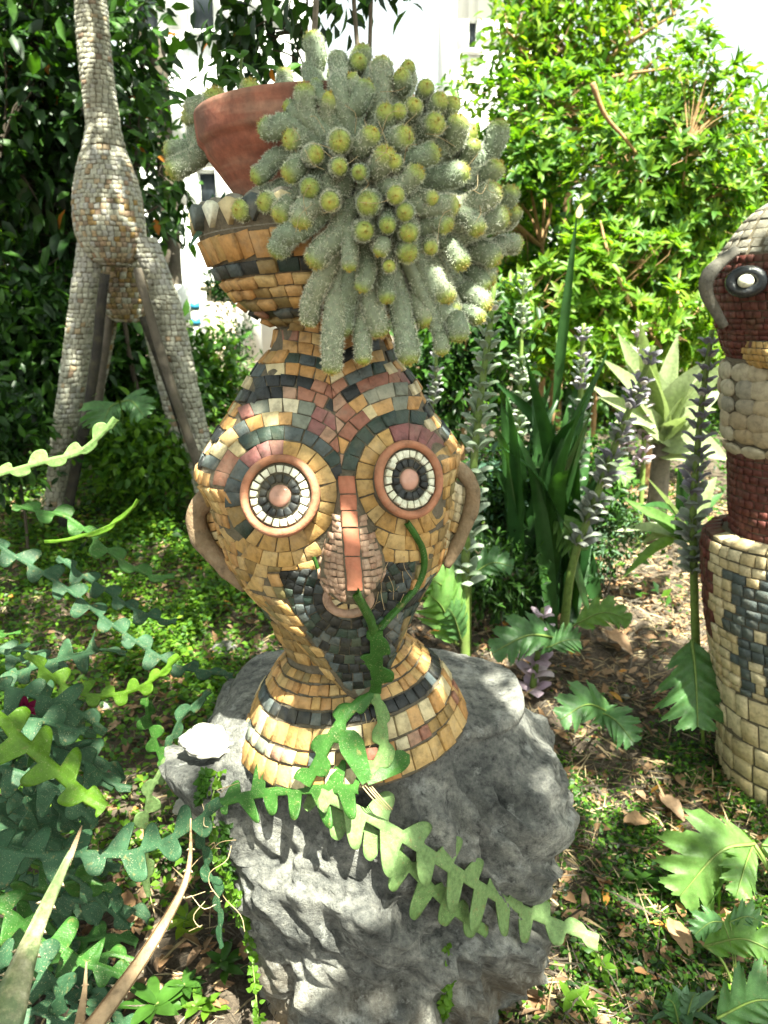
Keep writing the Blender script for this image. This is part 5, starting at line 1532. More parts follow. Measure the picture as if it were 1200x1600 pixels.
# three slim trunks behind the cactus with hanging leaves
for i, (x, r, lab) in enumerate(((497, 9, "slim grey trunk rising behind the cactus, leftmost of the three"), (543, 7.5, "slim grey trunk rising behind the cactus, middle of the three"), (581, 6.5, "thin grey trunk rising behind the cactus, rightmost of the three"))):
    Y = 2.7 + .15 * i; p = P(x, 60, Y); g = np.array([p[0] - .02, Y, float(hgt(p[0], Y))]); cr = P([500, 520, 640][i], [-150, -200, -230][i], Y + .2)
    rx = [.27, .3, .3][i]
    tree = woody("sapling", lab, "tree", g, cr, (rx, .3, .30 if i == 0 else .28), [110, 70, 60][i], 7, .085, .42, [LD, LM], r * mpp(p), M['bark'], midx_w=[.6, .4], limbs=10, droop=.7, seed=60 + i, group="slim trunks behind the cactus", trunk_to=P([500, 545, 583][i], -120, Y))
shrub_px("dark leaves hanging at the top edge above the terracotta pot", 415, 35, 3.4, 75, 62, 48, 6, 34, .42, [LD, LM, M['leaf_orange']], "tree", "tree", tr=.012, seed=66, midx_w=[.6, .38, .02], limbs=8, droop=.9, gap=.25, base_px=500, barkm=M['bark_dark'], trunk_to=P(480, -40, 3.4))
# columnar plants by the beige wall
for i, (x, y0, y1, lab) in enumerate(((345, 430, 520, "slim dark columnar plant beside the beige garden wall, left one"), (368, 440, 600, "slim dark columnar plant below the bowl, right one of the pair"))):
    shrub_px(lab, x, (y0 + y1) / 2, 8.0, 9, (y1 - y0) / 2, 90, 5, 12, .3, [LD], "plant", "columnar_plant", tr=.012, seed=70 + i, limbs=4, gap=.5, barkm=M['bark_dark'])

# the wood that closes the garden on both sides
r = np.random.default_rng(91); n = 15000; az = np.radians(r.uniform(29, 80, n)) * np.where(r.random(n) < .5, -1, 1); rad_ = r.uniform(8.5, 12.5, n)
top_ = 3.6 + 1.2 * np.sin(az * 9) + .6 * np.sin(az * 23 + 1); q = np.stack([rad_ * np.sin(az), rad_ * np.cos(az), np.zeros(n)], -1); q[:, 2] = hgt(q[:, 0], q[:, 1]) + .1 + top_ * r.uniform(0, 1, n) ** .8
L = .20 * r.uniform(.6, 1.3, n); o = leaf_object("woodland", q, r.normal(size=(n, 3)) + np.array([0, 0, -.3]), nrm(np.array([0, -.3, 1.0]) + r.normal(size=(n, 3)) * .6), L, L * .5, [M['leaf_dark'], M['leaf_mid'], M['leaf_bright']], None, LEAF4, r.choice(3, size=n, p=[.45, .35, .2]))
tag(o, "shady leafy wood closing the garden on both sides", "wood", None, "stuff")
# the tree whose crown shades the sculptures; it stands out of the picture, towards the sun
patches = [((P(323, 1150, 1.40)), .09), (P(450, 1425, 1.235), .16), (P(425, 1300, 1.26), .06), (P(560, 1400, 1.22), .05), (P(800, 1120, 1.55), .07), (P(705, 1092, 1.36), .035), (P(640, 806, 1.24), .014), (P(1135, 1345, 1.9), .10), (P(225, 1330, 1.2), .03), (P(60, 725, 1.5), .16), (P(30, 1540, .95), .03),
           (P(940, 890, 3.6), .22), (P(600, 1360, 1.2), .05), (P(760, 1440, 1.22), .07), (P(250, 1080, 1.9), .10), (P(330, 880, 2.7), .16), (P(200, 900, 2.8), .12), (P(1010, 1440, 1.75), .07), (P(1180, 1490, 1.6), .08),
           (P(560, 1170, 1.25), .03), (P(880, 1560, 1.5), .05), (P(490, 130, 1.4), .05), (P(640, 120, 1.38), .08), (P(770, 240, 1.4), .06), (P(300, 1560, 1.3), .07), (P(250, 740, 3.6), .12), (P(395, 960, 2.4), .06)]
r = np.random.default_rng(5); pos = []
while len(pos) < 6800:
    a = r.uniform(0, 2 * PI); q = math.sqrt(r.uniform(0, 1)); gp = np.array([-.75 + 2.35 * q * math.cos(a), 2.05 + 2.25 * q * math.sin(a), .75])
    if gp[1] > 3.75 and gp[0] > -.15: continue
    h_ = r.uniform(3.0, 4.4); p = gp + SUN * (h_ / SUN[2])
    if noise.noise(Vector((gp[0], gp[1], 0)) * 3.1) > .30: continue
    ok = True
    for c_, rad in patches:
        v = p - c_; v = v - SUN * np.dot(v, SUN)
        if np.linalg.norm(v) < rad * r.uniform(.85, 1.15) + .028: ok = False; break
    if ok: pos.append(p)
n_main = len(pos)
while len(pos) < n_main + 4200:      # the boughs that reach over the giraffe and the left slope
    a = r.uniform(0, 2 * PI); q = math.sqrt(r.uniform(0, 1)); gp = np.array([-1.75 + 1.35 * q * math.cos(a), 4.3 + 1.7 * q * math.sin(a), 1.7])
    p = gp + SUN * (r.uniform(2.6, 4.0) / SUN[2])
    if noise.noise(Vector((gp[0], gp[1], 3)) * 2.6) > .22: continue
    v = p - CAM; pr = np.dot(v, FWD)
    if pr > .3 and abs(np.dot(v, RGT) / pr) < .62 and np.dot(v, UPV) / pr < .80: continue
    if any(np.linalg.norm((p - c_) - SUN * np.dot(p - c_, SUN)) < rad + .03 for c_, rad in patches): continue
    pos.append(p)
pos = np.array(pos)
g = np.array([3.0, -2.2, float(hgt(3.0, -2.2))])
stree = empty("shade_tree", g, "spreading shade tree standing outside the picture towards the sun", "tree")
cen = pos.mean(0)
mb = MB(); pth = limb_path(g - np.array([0, 0, .2]), cen + np.array([.3, -.5, -.2]), 0, 16); V, F = tube(pth, np.linspace(.16, .07, 16), 10, True, .05); mb.add(V, F); put(mb.build("trunk", M['bark'], None, True), stree)
mb = MB()
for i in r.choice(len(pos), 26): V, F = tube(limb_path(pth[int(r.uniform(9, 15))], pos[i], .1, 8), np.linspace(.035, .006, 8), 6, False); mb.add(V, F)
put(mb.build("branches", M['bark'], None, True), stree)
n = len(pos); L = .13 * r.uniform(.7, 1.25, n)
leaf_object("crown", pos, nrm(r.normal(size=(n, 3)) + np.array([0, 0, -.2])), nrm(SUN * 1.0 + r.normal(size=(n, 3)) * .35), L, L * .5, [M['leaf_mid']], stree, LEAF4)

# leaves added out of view, behind and above the viewpoint, to block frontal sky
n = 4200; ph = r.uniform(0, 2 * PI, n); q = np.sqrt(r.uniform(0, 1, n)); sk = np.stack([.6 + 4.2 * q * np.cos(ph), -2.6 + 2.4 * q * np.sin(ph), 2.7 + 2.0 * r.uniform(0, 1, n) + .25 * np.sin(5 * ph)], -1)
keep = np.array([noise.noise(Vector(p) * 1.4) < .22 and not any(np.linalg.norm((p - c_) - SUN * np.dot(p - c_, SUN)) < rad + .04 for c_, rad in patches) for p in sk]); sk = sk[keep]; n = len(sk); L = .14 * r.uniform(.7, 1.25, n)
o = leaf_object("sky_blocker_leaves", sk, nrm(r.normal(size=(n, 3)) + np.array([0, 0, -.3])), nrm(np.array([0, .3, 1.0]) + r.normal(size=(n, 3)) * .6), L, L * .5, [M['leaf_mid']], stree, LEAF4)
# ------------------------------------------------------------------ ric rac (fishbone) cactus
FB = leaf_mat("fishbone_cactus_green", [(.030, .092, .016), (.04, .11, .02)], rough=.45, trans=.08, vscale=35, scars=.8, spec=.2)
FBG = leaf_mat("fishbone_cactus_grey_green", [(.026, .066, .032), (.038, .086, .042)], rough=.5, trans=.08, vscale=35, scars=.75, spec=.18)
FBL = leaf_mat("fishbone_cactus_light_green", [(.065, .145, .010), (.085, .17, .012)], rough=.45, trans=.15, vscale=60, scars=.5)
FBP = leaf_mat("fishbone_cactus_pale_spotted", [(.12, .20, .065), (.145, .22, .085)], rough=.5, trans=.08, vscale=110, scars=1.0, spec=.16)
TOCAM = lambda p: nrm(CAM - p)
trail = empty("fishbone_cactus", P(600, 1290, 1.22), "spotted zigzag cactus stems trailing over the boulder and climbing the mosaic face", "cactus")
def on_surface(pts, off=.018, default=1.3):
    out = []
    for x, y in pts:
        h = cast(sculpt_bvh, x, y)
        out.append(h[0] - nrm(h[0] - CAM) * off if h else P(x, y, default))
    out = np.array(out)
    return out
def smooth_depth(p, k=2):
    p = p.copy()
    for _ in range(k):
        p[1:-1] = (p[:-2] + 2 * p[1:-1] + p[2:]) / 4
    return p
def surf_stem(pts, half, sp, amp, mat, off=.02, **k):
    q = smooth_depth(on_surface(pts, off)); s = mpp(q[len(q) // 2])
    return fishbone(q, lambda p: TOCAM(p) + np.array([0, 0, .25]), half * s, sp * s, amp * s, mat, parent=trail, **k)
surf_stem([(343, 1255), (380, 1238), (433, 1236), (503, 1230), (560, 1233)], 7, 46, 40, FB, off=.035, taper=False)
surf_stem([(481, 1243), (529, 1266), (577, 1290), (625, 1330), (663, 1380), (705, 1430), (760, 1458)], 7.5, 62, 40, FBP, off=.035, sides=(.5, 1.1))
surf_stem([(500, 1240), (560, 1262), (599, 1290), (647, 1317), (695, 1349), (748, 1387), (791, 1415), (833, 1426), (876, 1450), (935, 1468)], 8, 66, 44, FBP, off=.045, shear=.6, sides=(.8, 1.1))
surf_stem([(636, 816), (652, 838), (668, 860), (668, 890), (654, 918), (630, 946), (606, 966), (588, 990)], 4.5, 200, 3, FB, off=.016, taper=False)
surf_stem([(556, 925), (572, 955), (588, 990)], 6.5, 200, 3, FB, off=.016, taper=False)
surf_stem([(588, 985), (588, 1018), (590, 1050), (586, 1082)], 10, 62, 22, FB, off=.022, taper=False, sides=(.8, 1.1))
surf_stem([(586, 1080), (562, 1094), (536, 1114), (516, 1150), (500, 1188), (478, 1226)], 8, 58, 13, FB, off=.022, taper=False)
surf_stem([(586, 1082), (592, 1112), (602, 1142), (606, 1166), (596, 1190), (572, 1218)], 7, 64, 12, FBP, off=.022, taper=False)
for (a_, b2_, w_) in (((574, 1222), (538, 1140), 40), ((572, 1220), (640, 1180), 36)):
    A_, B_ = on_surface([a_, b2_], .03); l_ = np.linalg.norm(B_ - A_)
    one_leaf(trail, A_, B_ - A_, TOCAM(A_) + np.array([0, 0, .4]), l_, w_ * mpp(A_), FB, "lobe", 12, curl=-.05, fold=.06, shape=lambda t: (.45 + .55 * min(1, t * 1.5)) * max(0, 1 - max(0, (t - .62) / .38) ** 2.4) ** .5)
surf_stem([(500, 900), (494, 880), (490, 870)], 3, 300, 1, FB, off=.014)
# hair roots where it clings
mb = MB()
for i in range(26):
    x, y = (rng.uniform(565, 610), rng.uniform(1085, 1150)) if i < 12 else (rng.uniform(590, 650), rng.uniform(860, 930))
    q = smooth_depth(on_surface([(x, y), (x + rng.normal() * 10, y + rng.uniform(5, 22)), (x + rng.normal() * 22, y + rng.uniform(15, 45))], .006)); V, F = tube(catmull(q, 8), .0006, 4, False); mb.add(V, F)
for i in range(4):
    x, y = rng.uniform(555, 600), 1225; q = np.array([P(x, y, 1.2), P(x + 15, y + 18, 1.18), P(x + 35, y + 40, 1.19)]); V, F = tube(catmull(q, 8), .0011, 5, False); mb.add(V, F)
o = mb.build("aerial_roots", m_straw, None); o["kind"] = "stuff"; put(o, trail)

clump = empty("fishbone_cactus", ground_at(40, 1420), "grey green thicket of zigzag cactus stems along the left edge", "cactus")
def free_stem(pts, Y, half, sp, amp, mat, facing_=None, **k):
    pts = [(p[0], p[1], p[2] if len(p) > 2 else Y) for p in pts]
    q = []
    for x, y, d in pts:
        p = P(x, y, d); gz = float(hgt(p[0], p[1])) + .02
        if p[2] < gz:      # keep it above the slope
            dd = ray(x, y); t = .5
            while t < 8 and (CAM + dd * t)[2] > hgt((CAM + dd * t)[0], (CAM + dd * t)[1]) + .03: t += .01
            p = CAM + dd * t
        q.append(p)
    q = np.array(q); s = mpp(q[len(q) // 2])
    fishbone(q, facing_ or (lambda p: TOCAM(p) + np.array([.1, 0, .5])), .72 * half * s, sp * s, .88 * amp * s, mat, parent=clump, **k)
free_stem([(-60, 1085), (0, 1122), (25, 1150), (55, 1176), (85, 1202), (112, 1226), (136, 1246), (165, 1262)], 1.15, 12, 58, 46, FBL, shear=-.55, thick=.005)
free_stem([(40, 1020), (75, 1052), (105, 1075), (140, 1086), (175, 1086), (215, 1076), (250, 1053), (280, 1024)], 1.55, 5, 42, 22, FBL, sides=(1, .8))
free_stem([(-40, 1326), (0, 1328), (52, 1335), (128, 1334), (192, 1335), (224, 1328), (256, 1316), (300, 1290), (345, 1254, 1.2)], 1.2, 8, 62, 48, FBG)
free_stem([(-20, 835), (6, 858), (63, 893), (111, 925), (158, 963), (206, 998), (260, 1033), (290, 1045), (364, 1055)], 1.8, 4.5, 44, 27, FBG, sides=(.9, 1))
free_stem([(90, 870), (130, 900), (170, 925), (206, 950), (250, 968), (275, 973)], 1.95, 4, 38, 20, FBG)
free_stem([(-20, 748), (0, 741), (32, 732), (79, 719), (117, 710), (142, 694), (165, 672), (180, 653)], 1.5, 6, 58, 26, FBP, sides=(1, .4))
free_stem([(20, 790), (57, 798), (104, 808), (142, 836), (165, 858), (203, 884), (238, 900), (272, 902)], 1.9, 4, 50, 20, FB)
free_stem([(70, 846), (111, 843), (158, 827), (190, 811), (205, 796), (215, 780)], 1.7, 3, 90, 6, FBL)
free_stem([(-30, 1410), (20, 1430), (50, 1460), (72, 1476), (100, 1484), (132, 1506), (160, 1512), (205, 1532)], 1.08, 8, 56, 44, FB)
free_stem([(-30, 1195), (0, 1200), (52, 1217), (92, 1237), (128, 1265), (150, 1290)], 1.28, 8, 54, 40, FBG)
free_stem([(262, 1186), (240, 1225), (230, 1260), (228, 1320), (232, 1400)], 1.42, 5, 60, 16, FBP)
free_stem([(228, 1090), (234, 1130), (246, 1170), (256, 1200)], 1.6, 5, 40, 18, FB)
free_stem([(330, 1080), (310, 1095), (285, 1120), (270, 1150), (262, 1190)], 1.55, 4, 60, 14, FBG)
free_stem([(-20, 1520), (30, 1500), (80, 1530), (100, 1580)], 1.0, 8, 56, 40, FBG)
free_stem([(330, 1262, 1.22), (318, 1300, 1.22), (322, 1350, 1.22), (340, 1400, 1.22), (345, 1480, 1.22)], 1.2, 4, 60, 10, FBG)
fr_ = np.random.default_rng(11)
for i in range(50):
    x0, y0 = fr_.uniform(-90, 50), fr_.uniform(930, 1560); a = fr_.uniform(-.35, .75); l = fr_.uniform(120, 240); d = fr_.uniform(1.25, 1.75)
    small = .62 if y0 < 1050 else 1.0
    if y0 < 1050: d = fr_.uniform(1.6, 2.3); l *= .8
    pts = []
    for k in range(6):
        t = k / 5; pts.append((x0 + l * t * math.cos(a), y0 + l * t * math.sin(a) + 50 * (t - .35) ** 2 * fr_.uniform(.5, 2), d))
    tl = fr_.normal(size=3) * .5
    free_stem(pts, d, 6 * small, fr_.uniform(46, 60) * small, fr_.uniform(28, 42) * small, [FBG, FBG, FB, FBG][i % 4], facing_=lambda p, tl=tl: TOCAM(p) + np.array([0, 0, .6]) + tl)
# dusky magenta flower among them
fl = empty("flower", P(38, 1110, 1.32), "dark magenta flower among the zigzag cactus stems", "flower")
m_fl = leaf_mat("magenta_petal", [(.16, .008, .05), (.22, .015, .07)], rough=.5, trans=.3, tcol=(1.2, .8, 1))
for i in range(16):
    d = nrm(np.array([fr_.normal(), -.6, fr_.normal() * .8])); bp = P(38, 1108, 1.33)
    one_leaf(fl, bp, d, TOCAM(bp) + fr_.normal(size=3) * .3, .038, .014, m_fl, "petal", 5)

# ------------------------------------------------------------------ thorny aloe blades at the lower left
def blade(root, pts, widths, mat, tooth, thick=.16, fold=.35, teeth_mat=None):
    """long tapering fleshy leaf with a toothed rim; pts (px,py,Y), widths px"""
    q = catmull([P(*p) for p in pts], 36); s = np.array([mpp(p) for p in q])
    w = np.interp(np.linspace(0, 1, 36), np.linspace(0, 1, len(widths)), widths) * s / 2
    T = nrm(np.gradient(q, axis=0)); S = nrm(np.cross(T, np.array([TOCAM(p) for p in q]))); N = np.cross(S, T)
    N = np.where((np.sum(N * np.array([TOCAM(p) for p in q]), 1) < 0)[:, None], -N, N)
    lat = [-1, -.6, 0, .6, 1]; V = []
    for i in range(36):
        for l in lat: V.append(q[i] + S[i] * l * w[i] + N[i] * w[i] * fold * (l * l - .5))
        for l in lat[::-1]: V.append(q[i] + S[i] * l * w[i] * .98 + N[i] * w[i] * (fold * (l * l - .5) - thick * 2.2 * (1.05 - l * l)))
    k = 10; F = [(i * k + j, i * k + (j + 1) % k, (i + 1) * k + (j + 1) % k, (i + 1) * k + j) for i in range(35) for j in range(k)]
    F += [tuple(range(k))[::-1], tuple(35 * k + j for j in range(k))]
    lf = link("blade", raw_mesh("blade", V, F, True), None, [mat]); put(lf, root)
    mb = MB()
    for i in range(2, 34, 2):
        for sd in (-1, 1):
            if rng.random() < .15: continue
            b0 = q[i] + S[i] * sd * w[i] + N[i] * w[i] * fold * .5; l = tooth * s[i]
            mb.add([b0 - T[i] * l * .6, b0 + T[i] * l * .6, b0 + S[i] * sd * l * 1.1 - T[i] * l * .4, b0 + N[i] * l * .3 * -1], [(0, 1, 2), (0, 2, 3), (1, 3, 2), (0, 3, 1)])
    put(mb.build("teeth", teeth_mat or mat, None), lf)
m_al, nt, b = mat_base("aloe_blade"); n = tex_noise(nt, 16, 6, .7, "World"); n2 = tex_noise(nt, 90, 5, .6, "World")
c = ramp(nt, n.outputs[0], [(.35, (.06, .09, .035)), (.5, (.11, .145, .06)), (.6, (.24, .24, .13)), (.74, (.42, .40, .28))])
c = mixc(nt, 1, c, ramp(nt, n2.outputs[0], [(.3, (.7,) * 3), (.7, (1.2,) * 3)]), 'MULTIPLY'); nt.links.new(c, b.inputs["Base Color"]); b.inputs["Roughness"].default_value = .5; bump(nt, n2.outputs[0], b, .4, .004)
m_dry = stone_mat("dried_blade", [(.38, .26, .155), (.36, .25, .15)], rough=.7, speck=.5, scale=45, dust=.35, bstr=.6)
m_thorn = stone_mat("pale_thorn", [(.5, .42, .27), (.42, .33, .2)], rough=.6, scale=60)
rosette = ground_at(30, 1980)
aloe = empty("aloe_plant", rosette, "thorny aloe with a mottled green blade and dried tan blades, lower left corner", "plant")
blade(aloe, [(20, 2000, .72), (-25, 1720, .80), (12, 1580, .86), (50, 1468, .90), (95, 1366, .94), (112, 1330, .96)], [130, 115, 88, 56, 25, 10], m_al, 6, teeth_mat=m_thorn)
blade(aloe, [(104, 1352, .95), (116, 1322, .96), (128, 1290, .97)], [11, 8, 2], m_dry, 1, teeth_mat=m_dry)
blade(aloe, [(40, 2000, .72), (90, 1680, .84), (150, 1598, .88), (200, 1530, .91), (245, 1462, .95), (285, 1390, .98), (297, 1340, 1.0), (298, 1278, 1.0)], [90, 60, 36, 30, 25, 17, 9, 2], m_dry, 4.5, fold=.6, teeth_mat=m_thorn)
blade(aloe, [(60, 2000, .74), (112, 1690, .88), (124, 1600, .90), (132, 1550, .91), (135, 1503, .92)], [80, 46, 28, 16, 2], m_dry, 3, teeth_mat=m_thorn)

# ------------------------------------------------------------------ bear's breeches: flower spikes and lobed leaves
m_bract, nt, b = mat_base("bract"); at = nt.nodes.new("ShaderNodeObjectInfo")
M['bract'] = leaf_mat("purple_grey_bract", [(.22, .25, .19), (.24, .245, .225), (.18, .19, .175), (.22, .26, .18)], rough=.42, trans=.15, tcol=(1, 1, 1))
M['bract_g'] = leaf_mat("grey_green_bract", [(.20, .26, .18), (.30, .35, .27), (.15, .20, .12)], rough=.42, trans=.2, tcol=(1, 1.1, .8))
M['bract_v'] = leaf_mat("violet_bract", [(.18, .165, .205), (.22, .20, .24), (.18, .18, .185)], rough=.42, trans=.2, tcol=(1, 1, 1))
M['bract_p'] = leaf_mat("pale_pink_bract", [(.50, .40, .45), (.42, .30, .40), (.6, .52, .55)], rough=.5, trans=.25, tcol=(1, 1, 1))
def bract_mesh(nm, mat):
    V = []; ts = np.linspace(0, 1, 7)
    for t in ts:
        w = .30 * math.sin(PI * min(1, .12 + t * .88)) ** .8; z = .28 * math.sin(PI * t * .75) ; x = t
        for l in (-1, -.5, 0, .5, 1): V.append((l * w, x, z - .22 * l * l * (1 - .3 * t)))
    F = [(i * 5 + j, i * 5 + j + 1, i * 5 + 6 + j, i * 5 + 5 + j) for i in range(6) for j in range(4)]
    me = raw_mesh(nm, np.array(V), F, True); me.materials.append(mat); return me
BR = {k: bract_mesh("bract", M[k]) for k in ('bract', 'bract_g', 'bract_v', 'bract_p')}
corm = bract_mesh("petal", leaf_mat("cream_petal", [(.55, .52, .46), (.5, .46, .42)], trans=.3, tcol=(1, 1, 1)))
def acanthus_spike(pts, Y, label, bare, rpx, bpx, kind, step=13, tip_v=.0, lean_y=0.0, group="bear's breeches flower spikes", ydrift=0.0):
    a = [P(x, y, Y + ydrift * i / (len(pts) - 1)) for i, (x, y) in enumerate(pts)]
    if a[0][2] > hgt(a[0][0], a[0][1]): a[0] = np.array([a[0][0], a[0][1], float(hgt(a[0][0], a[0][1])) - .03])
    p = catmull(a, 40); s = mpp(p[20])
    root = empty("acanthus_flower_spike", a[0], label, "flower spike", group)
    V, F = tube(p, np.linspace(rpx, rpx * .45, 40) * s, 10, True, .02); put(link("stem", raw_mesh("stem", V, F, True), None, [M['stalk']]), root)
    L = np.linalg.norm(np.diff(p, axis=0), axis=1).sum(); T, N, B = frames(p)
    nrow = int(L * (1 - bare) / (step * 1.3 * s)); 
    for i in range(nrow):
        t = bare + (1 - bare) * (i + .5) / nrow; k = min(int(t * 39), 38)
        for j in range(4):
            an = PI / 2 * j + (i % 2) * PI / 4 + rng.normal() * .12
            d = N[k] * math.cos(an) + B[k] * math.sin(an); side = np.cross(T[k], d)
            el = rng.uniform(-.1, .3) + .3 * t; y = nrm(d * math.cos(el) + T[k] * math.sin(el)); z = np.cross(side, y); z = z if np.dot(z, T[k]) > 0 else -z; x = np.cross(y, z)
            sz = .92 * bpx * s * rng.uniform(.85, 1.15) * (1 - .45 * max(0, t - .6) / .4)
            kk = 'bract_v' if rng.random() < max(0, (t - .55)) * 2.2 * tip_v else kind
            o = bpy.data.objects.new("bract", BR[kk]); COL.objects.link(o)
            mt = Matrix((np.append(x * sz * 1.35, 0), np.append(y * sz, 0), np.append(z * sz, 0), [0, 0, 0, 1])).transposed()
            mt.translation = Vector(p[k] + d * rpx * .5 * s) - root_origin(root); o.parent = root; o.matrix_local = mt
            if j % 2 == i % 2 and rng.random() < .22:
                o2 = bpy.data.objects.new("petal", corm); COL.objects.link(o2); mt2 = mt @ Matrix.Translation((0, .35, -.3)) @ Matrix.Diagonal((.7, .75, .6, 1)); o2.parent = root; o2.matrix_local = mt2
    return root
acanthus_spike([(731, 1045), (727, 880), (739, 740), (752, 610), (764, 520), (772, 440)], 2.55, "tall flower spike with grey green hoods right of the mosaic head's ear", .36, 9, 31, 'bract_g', 15)
acanthus_spike([(880, 905), (883, 800), (902, 690), (908, 600), (912, 505)], 3.5, "slender pale flower spike in front of the dark sword leaves", .34, 7, 22, 'bract_g', 11, .8)
acanthus_spike([(882, 955), (893, 890), (929, 783), (967, 680), (1000, 600), (1022, 540)], 3.1, "leaning purple grey flower spike before the pale yucca leaves", .38, 8, 28, 'bract', 13, 1.2, ydrift=-.1)
acanthus_spike([(1092, 1175), (1087, 1000), (1083, 806), (1090, 700), (1098, 620), (1113, 515)], 2.55, "tall purple grey flower spike just left of the mosaic bird figure", .45, 8.5, 29, 'bract', 13, 1.4)
acanthus_spike([(672, 800), (674, 660), (680, 600), (682, 545)], 3.4, "small flower spike showing behind the crown of the mosaic head", .3, 5, 20, 'bract', 11, .3)
acanthus_spike([(1005, 770), (1006, 700), (1002, 600), (1000, 540)], 4.2, "thin far flower stem in sunlight between yucca leaves", .45, 5, 18, 'bract_p', 11, 0)
acanthus_spike([(812, 700), (814, 560), (817, 470), (820, 420)], 4.0, "sunlit flower spike beside the cactus clump's lower right", .3, 5, 19, 'bract_g', 11, 0)
acanthus_spike([(828, 1100), (836, 1050), (843, 1000), (848, 950)], 2.75, "short flower spike with pale pink hoods behind the boulder", .12, 6, 34, 'bract_p', 17, 0)
acanthus_spike([(985, 610), (992, 560), (1000, 520), (1002, 500)], 4.6, "far white flower spike above the pale yucca", .2, 4, 16, 'bract_p', 9, 0)

def lobed_leaf(root, base, tipp, droop, width, mat, name="leaf", nl=5, ref=None, depth=.55, stalk=None):
    """pinnately lobed acanthus leaf: midrib from base to tip with toothed lobes either side"""
    base, tipp = np.asarray(base), np.asarray(tipp); L = np.linalg.norm(tipp - base)
    mid = (base + tipp) / 2 + np.array([0, 0, droop * L]); n = nl * 10 + 1
    p = catmull([base, mid, tipp], n); T = nrm(np.gradient(p, axis=0)); R = ref if ref is not None else np.array([0, -.45, .9])
    S = nrm(np.cross(T, R)); N = np.cross(S, T); V = []; lat = [-1, -.75, -.5, -.25, 0, .25, .5, .75, 1]
    for i in range(n):
        t = i / (n - 1); env = math.sin(PI * min(1, .1 + .86 * t)) ** .7 * (1 - .25 * t)
        for l in lat:
            ph = t * nl + (.0 if l < 0 else .18); q = ph - math.floor(ph)
            lobe = (1 - depth) + depth * max(0, math.sin(PI * q)) ** .7; tooth = 1 + .10 * math.sin(2 * PI * q * 4)
            w = width / 2 * env * lobe * tooth; d = abs(l) * w
            V.append(p[i] + S[i] * w * l + T[i] * d * .75 + N[i] * (.16 * d * (1 if abs(l) > .6 else .6) + .09 * d * math.sin(2 * PI * q + 1) - .9 * d * d / width))
    V = np.array(V); F = [(i * 9 + j, i * 9 + j + 1, i * 9 + 10 + j, i * 9 + 9 + j) for i in range(n - 1) for j in range(8)]
    lf = link(name, raw_mesh(name, V, F, True), None, [mat]); put(lf, root)
    V, F = tube(p + N * .003, np.linspace(.006, .0015, n) * (L / .3), 6, True); put(link("midrib", raw_mesh("midrib", V, F, True), None, [M['stalk']]), lf)
    if stalk is not None:
        V, F = tube(catmull([stalk, (np.asarray(stalk) + base) / 2 + np.array([0, 0, .03]), base], 8), .0065 * (L / .3), 7); put(link("leaf_stalk", raw_mesh("leaf_stalk", V, F, True), None, [M['stalk']]), root)
M['acan'] = leaf_mat("acanthus_leaf", [(.055, .13, .045), (.07, .15, .05)], rough=.35, trans=.3, vscale=40, scars=.35)
M['acan_b'] = leaf_mat("acanthus_leaf_bright", [(.10, .20, .05), (.12, .22, .055)], rough=.4, trans=.4, vscale=40, scars=.35)
def acan_plant(label, root_px, leaves):
    g = ground_at(*root_px); root = empty("acanthus_plant", g, label, "plant", "bear's breeches leaves")
    for (bx, by, tx, ty, Yb, Yt, wpx_, dr, mt, ref) in leaves:
        b_, t_ = P(bx, by, Yb), P(tx, ty, Yt); lobed_leaf(root, b_, t_, dr, wpx_ * mpp((b_ + t_) / 2), M[mt], stalk=g, ref=ref)
up_ = np.array([0, -.8, .6])
acan_plant("big drooping lobed leaf hanging before the spike left of the bird figure", (1100, 1180), [(1080, 1000, 1090, 1135, 2.38, 2.25, 140, .10, 'acan', np.array([0, -1, .35]))])
acan_plant("bright lobed leaf plant at the foot of the bird figure, right edge", (1220, 1430), [(1178, 1318, 1062, 1400, 1.75, 1.68, 150, .22, 'acan_b', up_), (1190, 1320, 1290, 1370, 1.75, 1.7, 140, .2, 'acan_b', up_), (1175, 1322, 1150, 1400, 1.75, 1.62, 70, .1, 'acan_b', up_)])
acan_plant("lobed leaves at the foot of the tall spike behind the boulder", (735, 1050), [(722, 960, 655, 905, 2.5, 2.45, 90, .2, 'acan_b', up_), (712, 1005, 672, 930, 2.5, 2.42, 95, .15, 'acan_b', up_), (735, 900, 800, 885, 2.6, 2.6, 60, .2, 'acan', up_), (720, 1000, 700, 950, 2.5, 2.4, 60, .1, 'acan', up_)])
acan_plant("lobed leaves below the short pink spike behind the boulder", (820, 1050), [(880, 1000, 770, 1020, 2.7, 2.6, 85, .15, 'acan', up_), (900, 975, 985, 970, 2.8, 2.75, 60, .2, 'acan_b', up_), (860, 1010, 905, 1000, 2.6, 2.6, 60, .1, 'acan', up_)])
acan_plant("low lobed leaf lying in the weeds right of the boulder", (950, 1140), [(955, 1115, 875, 1125, 2.3, 2.2, 80, .2, 'acan', up_), (930, 1110, 990, 1160, 2.3, 2.2, 70, .15, 'acan', up_)])
acan_plant("pale lobed leaf before the slender spike", (880, 900), [(868, 805, 905, 860, 3.2, 3.1, 75, .1, 'acan_b', up_), (925, 740, 985, 750, 3.3, 3.2, 60, .2, 'acan_b', up_)])
acan_plant("lobed leaves beneath the giraffe's belly", (195, 740), [(185, 630, 160, 665, 3.6, 3.5, 90, .2, 'acan', up_), (190, 628, 225, 650, 3.6, 3.5, 60, .2, 'acan', up_)])
